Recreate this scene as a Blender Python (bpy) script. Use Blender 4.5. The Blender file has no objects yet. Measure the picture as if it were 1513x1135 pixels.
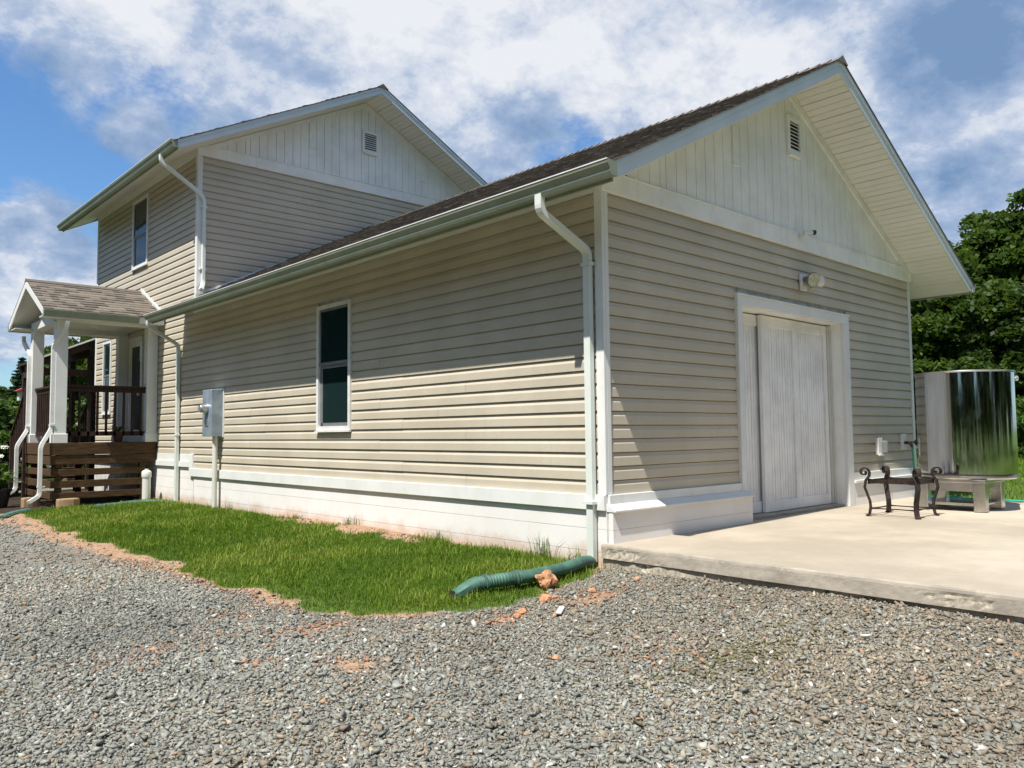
import bpy, bmesh, math, random
import numpy as np
from mathutils import Vector, Matrix, noise as mnoise
random.seed(7); rng = np.random.default_rng(7)
S = bpy.context.scene
COL = S.collection
# ------------------------------------------------------------------ camera
YAW, PITCH, ROLL = 0.744461594, 0.0617279222, -0.0102259691
CAM = Vector((-5.53407, -4.76989, 0.56325))
cd = bpy.data.cameras.new('camera'); cam = bpy.data.objects.new('camera', cd); COL.objects.link(cam)
f = Vector((math.sin(YAW)*math.cos(PITCH), math.cos(YAW)*math.cos(PITCH), math.sin(PITCH)))
r = Vector((math.cos(YAW), -math.sin(YAW), 0)); u = r.cross(f)
r2 = r*math.cos(ROLL)+u*math.sin(ROLL); u2 = -r*math.sin(ROLL)+u*math.cos(ROLL)
m = Matrix((r2, u2, -f)).transposed().to_4x4(); m.translation = CAM
cam.matrix_world = m
cd.sensor_fit = 'HORIZONTAL'; cd.sensor_width = 36; cd.lens = 36*1182.37/1513
cd.clip_start = .05; cd.clip_end = 3000
S.camera = cam
# ------------------------------------------------------------------ sun, sky, exposure
LIGHT = Vector((1, .29, -1.93)).normalized()
SUN_EL = math.asin(-LIGHT.z); SUN_ROT = math.atan2(-LIGHT.x, -LIGHT.y)
sl = bpy.data.lights.new('sun', 'SUN'); sl.energy = 5.0; sl.angle = math.radians(.5); sl.color = (1, .955, .88)
so = bpy.data.objects.new('sun', sl); COL.objects.link(so); so.rotation_euler = LIGHT.to_track_quat('-Z', 'Y').to_euler()
W = bpy.data.worlds.new('World'); S.world = W; W.use_nodes = True
wt = W.node_tree; wn = wt.nodes; wl = wt.links; wn.clear()
def WN(t, **k):
    n = wn.new(t)
    for a, b in k.items(): setattr(n, a, b)
    return n
def wmath(op, a, b=None, c=None, clamp=False):
    n = WN('ShaderNodeMath', operation=op); n.use_clamp = clamp
    for i, v in enumerate((a, b, c)):
        if v is None: continue
        if isinstance(v, (int, float)): n.inputs[i].default_value = v
        else: wl.new(v, n.inputs[i])
    return n.outputs[0]
sky = WN('ShaderNodeTexSky', sky_type='NISHITA', sun_disc=False)
sky.sun_elevation = SUN_EL; sky.sun_rotation = SUN_ROT; sky.air_density = 1.15; sky.dust_density = .55; sky.ozone_density = 1.6
tc = WN('ShaderNodeTexCoord')
sep = WN('ShaderNodeSeparateXYZ'); wl.new(tc.outputs['Generated'], sep.inputs[0])
zc = wmath('ADD', wmath('MAXIMUM', sep.outputs[2], 0.0), .42)
cx = wmath('DIVIDE', sep.outputs[0], zc); cy = wmath('DIVIDE', sep.outputs[1], zc)
cmb = WN('ShaderNodeCombineXYZ'); wl.new(cx, cmb.inputs[0]); wl.new(cy, cmb.inputs[1]); cmb.inputs[2].default_value = 3.7
def wnoise(vec, scale, detail, rough, dist=0., off=(0, 0, 0)):
    mp = WN('ShaderNodeMapping'); mp.inputs['Location'].default_value = off; wl.new(vec, mp.inputs[0])
    n = WN('ShaderNodeTexNoise'); wl.new(mp.outputs[0], n.inputs['Vector'])
    n.inputs['Scale'].default_value = scale; n.inputs['Detail'].default_value = detail
    n.inputs['Roughness'].default_value = rough; n.inputs['Distortion'].default_value = dist
    return n.outputs[0]
big = wnoise(cmb.outputs[0], 1.9, 14, .64, .10, (2.3, .4, 0))
def px_dir(px, py):
    d = f*1182.37 + r2*(px-756.5) - u2*(py-567.5); return d.normalized()
def blob(px, py, rad, amp):            # a wide opening (amp<0) or bank (amp>0) of the cloud cover in that part of the sky
    d = px_dir(px, py)
    n = WN('ShaderNodeVectorMath', operation='DOT_PRODUCT'); wl.new(tc.outputs['Generated'], n.inputs[0]); n.inputs[1].default_value = d
    mr = WN('ShaderNodeMapRange'); mr.interpolation_type = 'SMOOTHSTEP'
    wl.new(n.outputs['Value'], mr.inputs[0]); mr.inputs[1].default_value = math.cos(math.radians(rad)); mr.inputs[2].default_value = 1.
    mr.inputs[3].default_value = 0; mr.inputs[4].default_value = amp
    return mr.outputs[0]
val = big
for b in ((40, 250, 11, -.15), (235, 150, 5, -.12), (480, -10, 5, -.09), (1390, 105, 5, .07), (1500, 110, 6, .10), (1300, 290, 4.5, -.13), (1330, -40, 4, -.08),
          (830, 205, 3.5, -.09), (-60, 60, 7, -.06), (450, 120, 20, .10), (950, 60, 24, .10), (1250, 120, 16, .08), (80, 60, 8, .09), (1480, 200, 9, .07), (60, 380, 7, .17), (200, 200, 2.6, .14), (-40, 420, 8, .10), (0, 60, 9, .06)):
    val = wmath('ADD', val, blob(*b))
mask = WN('ShaderNodeMapRange'); mask.interpolation_type = 'SMOOTHSTEP'; wl.new(val, mask.inputs[0]); mask.inputs[1].default_value = .445; mask.inputs[2].default_value = .555
# light and shade inside the clouds: bright tops, blue grey bases
s1 = wnoise(cmb.outputs[0], 5.6, 14, .64, .1, (5.1, 2.2, 1.))
s2 = wnoise(cmb.outputs[0], 2.2, 6, .55, .1, (1.2, 7.7, 2.))
sh = wmath('ADD', wmath('MULTIPLY', s1, .72), wmath('MULTIPLY', s2, .42))
sh = wmath('ADD', sh, wmath('MULTIPLY', wmath('SUBTRACT', val, .55), .06))
for b in ((1385, 105, 4.5, -.12), (1470, 60, 4, -.09), (100, 60, 8, .03), (700, 200, 10, -.025), (880, 20, 9, .01)): sh = wmath('ADD', sh, blob(*b))
shr = WN('ShaderNodeValToRGB'); wl.new(sh, shr.inputs[0])
cr = shr.color_ramp; cr.elements[0].position = .43; cr.elements[0].color = (2.3, 3.7, 6.1, 1); cr.elements[1].position = .68; cr.elements[1].color = (10.3, 10.5, 10.9, 1)
e = cr.elements.new(.52); e.color = (3.9, 5.2, 7.5, 1); e = cr.elements.new(.575); e.color = (5.4, 6.5, 8.5, 1); e = cr.elements.new(.61); e.color = (7.6, 8.3, 9.6, 1)
tint = WN('ShaderNodeMix', data_type='RGBA', blend_type='MULTIPLY'); tint.inputs[0].default_value = 1
wl.new(sky.outputs[0], tint.inputs[6]); tint.inputs[7].default_value = (1.0, 1.42, 1.85, 1)
mixc = WN('ShaderNodeMix', data_type='RGBA'); wl.new(wmath('MULTIPLY', mask.outputs[0], .95), mixc.inputs[0]); wl.new(tint.outputs[2], mixc.inputs[6]); wl.new(shr.outputs[0], mixc.inputs[7])
bg = WN('ShaderNodeBackground'); wl.new(mixc.outputs[2], bg.inputs[0]); bg.inputs[1].default_value = .056
wo = WN('ShaderNodeOutputWorld'); wl.new(bg.outputs[0], wo.inputs[0])
W.cycles.sampling_method = 'MANUAL'; W.cycles.sample_map_resolution = 1024
S.view_settings.view_transform = 'Standard'; S.view_settings.look = 'None'; S.view_settings.gamma = 1
S.view_settings.use_curve_mapping = False; S.view_settings.exposure = 0.60
S.cycles.max_bounces = 8; S.cycles.use_denoising = True

# ------------------------------------------------------------------ materials
class NT:
    def __init__(s, name):
        s.m = bpy.data.materials.new(name); s.m.use_nodes = True; s.t = s.m.node_tree; s.n = s.t.nodes
        s.b = s.n['Principled BSDF']; s.tc = s.new('ShaderNodeTexCoord'); s.geo = s.new('ShaderNodeNewGeometry')
    def new(s, t, **k):
        n = s.n.new(t)
        for a, b in k.items(): setattr(n, a, b)
        return n
    def put(s, sock, v):
        if isinstance(v, bpy.types.NodeSocket): s.t.links.new(v, sock)
        else:
            if isinstance(v, tuple) and len(v) == 3 and sock.type == 'RGBA': v = (*v, 1)
            sock.default_value = v
    def math(s, op, a, b=0., clamp=False):
        n = s.new('ShaderNodeMath', operation=op); n.use_clamp = clamp; s.put(n.inputs[0], a); s.put(n.inputs[1], b); return n.outputs[0]
    def noise(s, scale, detail=4, rough=.55, stretch=None, dist=0., off=None):
        v = s.geo.outputs['Position']
        if stretch or off:
            mp = s.new('ShaderNodeMapping'); s.put(mp.inputs[0], v)
            if stretch: mp.inputs['Scale'].default_value = stretch
            if off: mp.inputs['Location'].default_value = off
            v = mp.outputs[0]
        n = s.new('ShaderNodeTexNoise'); s.put(n.inputs['Vector'], v)
        n.inputs['Scale'].default_value = scale; n.inputs['Detail'].default_value = detail; n.inputs['Roughness'].default_value = rough; n.inputs['Distortion'].default_value = dist
        return n.outputs[0]
    def ramp(s, v, lo, hi, a=0., b=1.):
        n = s.new('ShaderNodeMapRange'); n.interpolation_type = 'SMOOTHSTEP'; s.put(n.inputs[0], v); n.inputs[1].default_value = lo; n.inputs[2].default_value = hi
        n.inputs[3].default_value = a; n.inputs[4].default_value = b; return n.outputs[0]
    def mix(s, fac, a, b, mode='MIX'):
        n = s.new('ShaderNodeMix', data_type='RGBA', blend_type=mode); s.put(n.inputs[0], fac); s.put(n.inputs[6], a); s.put(n.inputs[7], b); return n.outputs[2]
    def attr(s, name):
        return s.new('ShaderNodeAttribute', attribute_name=name)
    def bump(s, h, strength=.3, dist=.01):
        n = s.new('ShaderNodeBump'); n.inputs['Strength'].default_value = strength; n.inputs['Distance'].default_value = dist; s.put(n.inputs['Height'], h); s.put(s.b.inputs['Normal'], n.outputs[0])
    def done(s, col=None, rough=.6, metal=0., spec=None):
        if col is not None: s.put(s.b.inputs['Base Color'], col)
        s.put(s.b.inputs['Roughness'], rough); s.b.inputs['Metallic'].default_value = metal
        if spec is not None: s.b.inputs['Specular IOR Level'].default_value = spec
        return s.m
def simple(name, col, rough=.6, metal=0., var=.12, scale=6., bump=0., spec=None):
    t = NT(name); dark = tuple(c*(1-var*2) for c in col); lit = tuple(min(1, c*(1+var)) for c in col)
    c = t.mix(t.ramp(t.noise(scale, 5, .6), .3, .7), dark, lit)
    if bump: t.bump(t.noise(scale*12, 3, .6), bump, .004)
    return t.done(c, rough, metal, spec)
M = {}
# vinyl siding: tan, embossed grain, faint dust and rain streaks
t = NT('vinyl_siding'); g = t.noise(9, 4, .6, (1, 1, 6)); c = t.mix(t.ramp(t.noise(1.1, 5, .6), .3, .72), (.475, .425, .335), (.555, .497, .397))
c = t.mix(t.ramp(g, .45, .75, 0, .35), c, (.45, .40, .31)); c = t.mix(t.ramp(t.noise(7, 6, .7, (1, 1, .12)), .56, .78, 0, .4), c, (.40, .365, .29))
oi = t.new('ShaderNodeObjectInfo'); c = t.mix(t.math('MULTIPLY', oi.outputs['Random'], .2), c, (.40, .355, .275))
t.bump(t.noise(60, 3, .7, (.25, .25, 5)), .12, .003); M['siding'] = t.done(c, .5, spec=.35)
def white_paint(name, base, dirty, amount, rough=.55, streak=(1, 1, .1), sc=8):
    t = NT(name); c = t.mix(t.ramp(t.noise(2.2, 5, .6), .3, .75, 0, .5*amount+.15), base, dirty)
    c = t.mix(t.ramp(t.noise(sc, 7, .72, streak), .52, .78, 0, amount), c, dirty)
    c = t.mix(t.ramp(t.noise(45, 3, .6), .66, .74, 0, amount*.7), c, tuple(x*.6 for x in dirty))
    t.bump(t.noise(70, 3, .6), .1, .003); return t.done(c, rough, spec=.35)
M['trim'] = white_paint('white_trim', (.74, .75, .73), (.50, .50, .46), .35)
M['gable'] = white_paint('weathered_gable_paint', (.86, .86, .84), (.56, .55, .51), .55)
M['door'] = white_paint('weathered_door_paint', (.88, .88, .87), (.50, .49, .48), .62, .75, (1, 1, .05), 16)
t = NT('painted_block'); c = t.mix(t.ramp(t.noise(2.2, 5, .6), .3, .75, 0, .3), (.78, .76, .74), (.62, .56, .50)); c = t.mix(t.ramp(t.noise(45, 3, .6), .64, .74, 0, .35), c, (.4, .35, .3))
sz = t.new('ShaderNodeSeparateXYZ'); t.put(sz.inputs[0], t.geo.outputs['Position'])
splash_ = t.ramp(t.math('SUBTRACT', t.math('ADD', sz.outputs[2], .66), t.math('MULTIPLY', t.noise(2.6, 6, .7), .36)), -.16, .06, .75, 0.)
c = t.mix(splash_, c, (.50, .33, .22)); t.bump(t.noise(60, 4, .65), .25, .004); M['block'] = t.done(c, .85, spec=.3)
M['soffit'] = white_paint('soffit_vinyl', (.76, .75, .69), (.60, .58, .51), .35)
M['gutter'] = white_paint('gutter_shade_enamel', (.27, .30, .225), (.15, .17, .11), .6, .4)  # shade on gutters and eave fascia put into the darker olive base colour
M['spout'] = white_paint('downspout_enamel', (.70, .74, .70), (.46, .50, .43), .4, .32)
M['fascia'] = white_paint('rake_sky_tint_paint', (.62, .69, .74), (.44, .48, .50), .35)  # white rake boards with the blue of the skylight put into the base colour
M['frame'] = simple('window_frame_white', (.72, .72, .70), .4, var=.06)
M['sash'] = simple('sash_grey', (.17, .18, .185), .45, var=.08)
t = NT('window_glass'); t.bump(t.noise(1.6, 2, .5), .18, .02); M['glass'] = t.done((.010, .024, .024), .05, spec=.2)
M['blind'] = simple('green_blind', (.05, .09, .06), .6)
M['dark'] = simple('dark_recess', (.02, .02, .02), .9)
M['mortar'] = simple('mortar', (.58, .56, .53), .9)
M['box'] = simple('meter_grey', (.30, .37, .45), .4, .35, .1)
M['chrome'] = simple('galvanised', (.6, .61, .62), .3, .8, .1)
M['pvc'] = white_paint('pvc', (.66, .66, .60), (.45, .45, .36), .3, .4)
t = NT('shingles'); a = t.attr('tint').outputs['Fac']
c = t.mix(a, (.062, .052, .043), (.185, .158, .125)); c = t.mix(t.ramp(t.noise(170, 3, .7), .4, .7), c, t.mix(.5, c, (.30, .27, .24))); c = t.mix(t.ramp(t.noise(1.3, 4, .6), .4, .75, 0, .35), c, (.10, .085, .07))
t.bump(t.noise(300, 2, .7), .5, .003); M['shingle'] = t.done(c, .93, spec=.2)
def wood(name, a, b, rough=.8, ax=(1, 12, 12)):
    t = NT(name); c = t.mix(t.ramp(t.noise(5, 6, .65, ax), .35, .7), a, b); t.bump(t.noise(9, 5, .7, ax), .35, .004); return t.done(c, rough, spec=.25)
M['deck'] = wood('stained_deck_wood', (.045, .025, .011), (.115, .066, .030))
M['rail'] = wood('stained_rail_wood', (.022, .012, .009), (.06, .032, .022), ax=(10, 10, 1))
M['log'] = wood('cut_log', (.30, .19, .10), (.45, .32, .19))
# concrete
t = NT('concrete'); c = t.mix(t.ramp(t.noise(.9, 6, .62), .35, .68), (.33, .285, .22), (.43, .372, .29)); c = t.mix(t.ramp(t.noise(3.1, 7, .7, (1, .45, 1)), .5, .75, 0, .45), c, (.31, .265, .205))
c = t.mix(t.ramp(t.noise(60, 3, .6), .62, .74, 0, .5), c, (.25, .22, .18)); c = t.mix(t.ramp(t.noise(.5, 3, .5, off=(5, 2, 0)), .55, .7, 0, .4), c, (.53, .47, .38))
t.bump(t.noise(55, 5, .7), .25, .004); M['concrete'] = t.done(c, .88, spec=.25)
t = NT('concrete_edge'); c = t.mix(t.ramp(t.noise(2.2, 6, .65, (1, 1, 3)), .35, .68), (.30, .27, .225), (.45, .40, .33)); c = t.mix(t.ramp(t.noise(14, 5, .7), .58, .7, 0, .55), c, (.5, .45, .36))
ch = t.attr('chip').outputs['Fac']; c = t.mix(ch, c, t.mix(t.ramp(t.noise(30, 4, .7), .35, .65), (.26, .22, .17), (.62, .56, .44)))
t.bump(t.noise(35, 6, .75), .35, .008); M['edge'] = t.done(c, .9, spec=.2)
# ground
t = NT('ground_soil'); A = t.attr('zones'); sp = t.new('ShaderNodeSeparateColor'); t.put(sp.inputs[0], A.outputs['Color'])
dirt, grass, mulch = sp.outputs[0], sp.outputs[1], sp.outputs[2]
vo = t.new('ShaderNodeTexVoronoi'); t.put(vo.inputs['Vector'], t.geo.outputs['Position']); vo.inputs['Scale'].default_value = 42
gcol = t.mix(t.ramp(vo.outputs['Color'], .1, .9), (.14, .135, .115), (.29, .28, .25)); gcol = t.mix(t.ramp(t.noise(.6, 5, .6), .45, .7), gcol, t.mix(.55, gcol, (.24, .18, .12)))
dcol = t.mix(t.ramp(t.noise(14, 6, .7), .3, .7), (.26, .155, .095), (.48, .33, .215))
grcol = t.mix(t.ramp(t.noise(.35, 5, .6), .35, .7), (.075, .12, .022), (.13, .20, .035)); grcol = t.mix(t.ramp(t.noise(9, 5, .7), .35, .7), t.mix(.55, grcol, (.02, .035, .01)), grcol)
mcol = t.mix(t.ramp(t.noise(20, 5, .7), .3, .7), (.02, .015, .012), (.07, .05, .035))
edge = t.math('MULTIPLY', t.noise(7, 5, .7), .5)
c = t.mix(t.ramp(t.math('ADD', dirt, t.math('SUBTRACT', edge, .25)), .35, .65), gcol, dcol)
c = t.mix(t.ramp(t.math('ADD', mulch, t.math('SUBTRACT', edge, .25)), .35, .65), c, mcol)
c = t.mix(t.ramp(t.math('ADD', grass, t.math('SUBTRACT', edge, .25)), .4, .6), c, grcol)
t.bump(t.math('ADD', vo.outputs['Distance'], t.noise(60, 4, .7)), .8, .02); M['ground'] = t.done(c, .95, spec=.15)
def tinted(name, a, b, c3, rough=.85, trans=0., spec=.2):
    t = NT(name); at = t.attr('tint'); c = t.mix(t.ramp(at.outputs['Fac'], 0, .6), a, b); c = t.mix(t.ramp(at.outputs['Fac'], .6, 1.), c, c3)
    mm = t.done(c, rough, spec=spec)
    if trans:
        tr = t.new('ShaderNodeBsdfTranslucent'); t.put(tr.inputs[0], t.mix(.5, c, (.16, .26, .02))); ms = t.new('ShaderNodeMixShader'); ms.inputs[0].default_value = trans
        out = t.n['Material Output']; t.t.links.new(t.b.outputs[0], ms.inputs[1]); t.t.links.new(tr.outputs[0], ms.inputs[2]); t.t.links.new(ms.outputs[0], out.inputs[0])
    return mm
t = NT('gravel_stone'); at = t.attr('scol'); c = t.mix(t.ramp(t.noise(120, 3, .6), .3, .7, 0, .35), at.outputs['Color'], t.mix(.5, at.outputs['Color'], (.03, .03, .03))); t.bump(t.noise(220, 3, .7), .3, .002)
M['stone'] = t.done(c, .85, spec=.3)
M['grass'] = tinted('grass_blades', (.055, .115, .006), (.115, .205, .012), (.28, .32, .06), .6, .4)
M['leaf'] = tinted('tree_leaves', (.016, .035, .007), (.052, .095, .015), (.15, .19, .03), .55, .35)
M['leaf2'] = tinted('shrub_leaves', (.03, .065, .012), (.075, .14, .025), (.14, .20, .04), .6, .3)
M['needle'] = tinted('conifer_needles', (.014, .035, .018), (.035, .07, .035), (.06, .10, .05), .7, .15)
M['weed'] = tinted('weed_blades', (.06, .12, .02), (.12, .2, .04), (.3, .28, .1), .6, .35)
M['bark'] = simple('bark', (.10, .075, .055), .9, var=.25, scale=9, bump=.5)
M['petal'] = simple('petals', (.8, .76, .72), .6, var=.05)
M['petal_red'] = simple('petals_red', (.45, .06, .05), .6)
t = NT('polished_steel'); c = t.mix(t.ramp(t.noise(3, 4, .6, (1, 1, .2)), .4, .7), (.60, .61, .61), (.70, .70, .69)); t.bump(t.noise(2.2, 2, .5, (1, 1, .3)), .03, .02)
M['steel'] = t.done(c, t.ramp(t.noise(12, 5, .7, (1, 1, .4)), .4, .8, .08, .2), 1.)
t = NT('brushed_steel'); c = t.mix(t.ramp(t.noise(4, 4, .6), .4, .7), (.50, .49, .46), (.66, .65, .62)); M['brushed'] = t.done(c, .26, 1.)
M['iron'] = simple('wrought_iron', (.045, .030, .026), .5, .5, .3, 20, .4)
M['pipe_green'] = simple('green_pipe', (.06, .145, .108), .62, var=.2, scale=8)
M['hose'] = simple('garden_hose', (.02, .36, .24), .4, var=.1)
M['hose_dark'] = simple('dark_hose', (.008, .10, .055), .4, var=.1)
M['black'] = simple('black_plastic', (.02, .016, .018), .4)
M['clay'] = simple('orange_rock', (.50, .25, .13), .9, var=.22, scale=16, bump=.8)
M['pot'] = simple('terracotta', (.20, .07, .045), .8, var=.2)
M['lens'] = simple('yellowed_lens', (.55, .52, .38), .25, var=.15, scale=30)
M['scrap'] = simple('grey_wood_scrap', (.52, .50, .50), .8, var=.1, scale=30)
M['roof_edge'] = simple('dark_roof_edge', (.06, .045, .045), .8)

# ------------------------------------------------------------------ object helpers
def props(o, label=None, cat=None, group=None, kind=None):
    if label: o['label'] = label
    if cat: o['category'] = cat
    if group: o['group'] = group
    if kind: o['kind'] = kind
    return o
def thing(name, loc, label, cat, group=None):
    o = bpy.data.objects.new(name, None); COL.objects.link(o); o.location = loc; o.empty_display_size = .2
    o['wl'] = list(loc); return props(o, label, cat, group)
def link(name, me, parent=None, at=(0, 0, 0), bevel=0.):
    o = bpy.data.objects.new(name, me); COL.objects.link(o)
    po = parent['wl'] if parent is not None else (0, 0, 0)
    o.parent = parent; o.location = [at[i]-po[i] for i in range(3)]; o['wl'] = [float(v) for v in at]
    if bevel:
        b = o.modifiers.new('bevel', 'BEVEL'); b.width = bevel; b.segments = 1; b.limit_method = 'ANGLE'
    return o
class MB:
    def __init__(s): s.v = []; s.f = []; s.c = []
    def add(s, vs, fs, c=None):
        n = len(s.v); s.v += [tuple(v) for v in vs]; s.f += [tuple(i+n for i in q) for q in fs]; s.c += [c if c is not None else .5]*len(vs); return s
    def box(s, x0, x1, y0, y1, z0, z1, c=None):
        x0, x1 = min(x0, x1), max(x0, x1); y0, y1 = min(y0, y1), max(y0, y1); z0, z1 = min(z0, z1), max(z0, z1)
        return s.add([(x0, y0, z0), (x1, y0, z0), (x1, y1, z0), (x0, y1, z0), (x0, y0, z1), (x1, y0, z1), (x1, y1, z1), (x0, y1, z1)],
              [(0, 3, 2, 1), (4, 5, 6, 7), (0, 1, 5, 4), (1, 2, 6, 5), (2, 3, 7, 6), (3, 0, 4, 7)], c)
    def extr(s, poly, vec, c=None):      # closed polygon extruded along vec
        n = len(poly); a = [Vector(p) for p in poly]; b = [p+Vector(vec) for p in a]
        return s.add(a+b, [tuple(range(n))[::-1], tuple(range(n, 2*n))]+[(i, (i+1) % n, n+(i+1) % n, n+i) for i in range(n)], c)
    def bar(s, a, b, w, h, up=(0, 0, 1), c=None):
        a = Vector(a); b = Vector(b); d = (b-a).normalized(); sd = d.cross(Vector(up)).normalized()*w/2; uu = sd.cross(d).normalized()*h/2
        q = [a-sd-uu, a+sd-uu, a+sd+uu, a-sd+uu]; return s.extr(q, b-a, c)
    def sweep(s, path, prof, side=None, closed=False, cap=True):     # prof: 2D points (a, b) in the frame (side, up) carried along the path
        P = [Vector(p) for p in path]; n = len(P); k = len(prof); rings = []
        sd = None
        for i in range(n):
            t0 = (P[i]-P[i-1]) if (i or closed) else (P[1]-P[0]); t1 = (P[(i+1) % n]-P[i]) if (i < n-1 or closed) else t0
            t0 = t0.normalized(); t1 = t1.normalized(); tt = (t0+t1); tt = tt.normalized() if tt.length > 1e-6 else t0
            if sd is None:
                ref = Vector(side) if side else (Vector((0, 0, 1)) if abs(tt.z) < .9 else Vector((1, 0, 0)))
                sd = ref-tt*ref.dot(tt); sd.normalize()
            elif side:
                q = Vector(side); q = q-tt*q.dot(tt)
                if q.length > .05: sd = q.normalized()
            else:
                sd = (sd-tt*sd.dot(tt)).normalized()
            up = tt.cross(sd); mt = 1/max(.5, math.sqrt(max(0, (1+t0.dot(t1))/2)))
            rings.append([P[i]+sd*a*(1 if side else mt)+up*b*mt for a, b in prof])
        vs = [v for rg in rings for v in rg]; fs = []
        for i in range(n if closed else n-1):
            j = (i+1) % n
            for q in range(k): fs.append((i*k+q, i*k+(q+1) % k, j*k+(q+1) % k, j*k+q))
        if cap and not closed: fs += [tuple(range(k))[::-1], tuple((n-1)*k+q for q in range(k))]
        return s.add(vs, fs)
    def tube(s, path, rad, k=10, closed=False, cap=True, rads=None):
        if rads is None: return s.sweep(path, [(rad*math.cos(2*math.pi*i/k), rad*math.sin(2*math.pi*i/k)) for i in range(k)], None, closed, cap)
        n0 = len(s.v); s.sweep(path, [(math.cos(2*math.pi*i/k), math.sin(2*math.pi*i/k)) for i in range(k)], None, closed, cap)
        for i, rr in enumerate(rads):
            ctr = Vector(path[i])
            for q in range(k):
                v = Vector(s.v[n0+i*k+q]); s.v[n0+i*k+q] = tuple(ctr+(v-ctr)*rr)
        return s
    def lathe(s, c, prof, k=48):           # prof (radius, z)
        n = len(prof); vs = [(c[0]+rr*math.cos(2*math.pi*j/k), c[1]+rr*math.sin(2*math.pi*j/k), c[2]+z) for rr, z in prof for j in range(k)]
        fs = [(i*k+j, i*k+(j+1) % k, (i+1)*k+(j+1) % k, (i+1)*k+j) for i in range(n-1) for j in range(k)]
        if prof[0][0] > 1e-4: fs.append(tuple(range(k))[::-1])
        if prof[-1][0] > 1e-4: fs.append(tuple((n-1)*k+j for j in range(k)))
        return s.add(vs, fs)
    def mesh(s, name, mat, smooth=False, attr=None):
        me = bpy.data.meshes.new(name); me.from_pydata([tuple(v) for v in s.v], [], s.f)
        mats = mat if isinstance(mat, (list, tuple)) else [mat]
        for q in mats: me.materials.append(q)
        if attr:
            a = me.attributes.new(attr, 'FLOAT', 'POINT'); a.data.foreach_set('value', np.array(s.c, dtype=np.float32))
        bm = bmesh.new(); bm.from_mesh(me); bmesh.ops.recalc_face_normals(bm, faces=bm.faces); bm.to_mesh(me); bm.free()
        if smooth:
            me.shade_smooth(); me.set_sharp_from_angle(angle=math.radians(38))
        return me
    def obj(s, name, mat, parent=None, smooth=False, attr=None, bevel=0.):
        return link(name, s.mesh(name, mat, smooth, attr), parent, (0, 0, 0) if parent is None else (0, 0, 0), bevel)

# ------------------------------------------------------------------ ground
SLABZ = -.43
GP = [(-.0, .03), (-.5, -.12), (-1.11, -.26), (-1.55, -.40), (-1.9, -.34), (-2.3, .17), (-2.56, .9), (-2.47, 1.7), (-2.52, 2.4), (-2.46, 3.6), (-2.55, 5.1), (-2.44, 6.4), (-2.5, 7.6), (-2.4, 9.6), (-2.3, 11.7), (-1.9, 11.4), (-.8, 11.3), (0, 11.35)]
def in_poly(x, y, P):
    ins = np.zeros(x.shape, bool); n = len(P)
    for i in range(n):
        (x1, y1), (x2, y2) = P[i], P[(i+1) % n]
        c = ((y1 > y) != (y2 > y)); xi = (x2-x1)*(y-y1)/((y2-y1) if y2 != y1 else 1e-9)+x1
        ins ^= (c & (x < xi))
    return ins
def dist_poly(x, y, P):
    d = np.full(x.shape, 1e9); n = len(P)
    for i in range(n):
        a = np.array(P[i]); b = np.array(P[(i+1) % n]); ab = b-a; L = (ab**2).sum()+1e-12
        tt = np.clip(((x-a[0])*ab[0]+(y-a[1])*ab[1])/L, 0, 1); d = np.minimum(d, np.hypot(x-a[0]-tt*ab[0], y-a[1]-tt*ab[1]))
    return d
def sdf(x, y, P): return np.where(in_poly(x, y, P), 1, -1)*dist_poly(x, y, P)
def vnoise(x, y, sc, seed=0):
    def h(i, j):
        n = (i.astype(np.int64)*374761393+j.astype(np.int64)*668265263+seed*982451653) & 0x7fffffff
        n = ((n ^ (n >> 13))*1274126177) & 0x7fffffff
        return (n & 0xffff)/65535.
    X = x*sc; Y = y*sc; i = np.floor(X); j = np.floor(Y); fx = X-i; fy = Y-j; fx = fx*fx*(3-2*fx); fy = fy*fy*(3-2*fy)
    return (h(i, j)*(1-fx)+h(i+1, j)*fx)*(1-fy)+(h(i, j+1)*(1-fx)+h(i+1, j+1)*fx)*fy
def fbm(x, y, sc, seed=0): return (vnoise(x, y, sc, seed)+.5*vnoise(x, y, sc*2.1, seed+1)+.25*vnoise(x, y, sc*4.3, seed+2))/1.75
def ground_z(x, y):
    z = -.665-.032*np.clip(-x-.3, 0, 7)-.02*np.clip(-y-3.5, 0, 6)
    z = z+.07*np.exp(-((x-.0)**2/1.6+(y+2.4)**2/5.))               # rises to the patio's edge
    z = z+.07*np.exp(-((x)**2/.5+(y-4.2)**2/5.))                    # soil banked against the wall
    z = z+.022*(fbm(x, y, .9, 3)-.5)*2*np.clip(1-(np.hypot(x, y)-15)/20, 0, 1)
    far = np.clip((np.hypot(x-1, y-3)-20)/60, 0, 1)
    z = z*(1-far)+(-.5)*far
    rt = np.clip((x-5)/4, 0, 1); z = z*(1-rt)+np.maximum(z, -.50)*rt
    gr = np.clip(sdf(x, y, GP)/.25, 0, 1); return z+.03*gr
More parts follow.
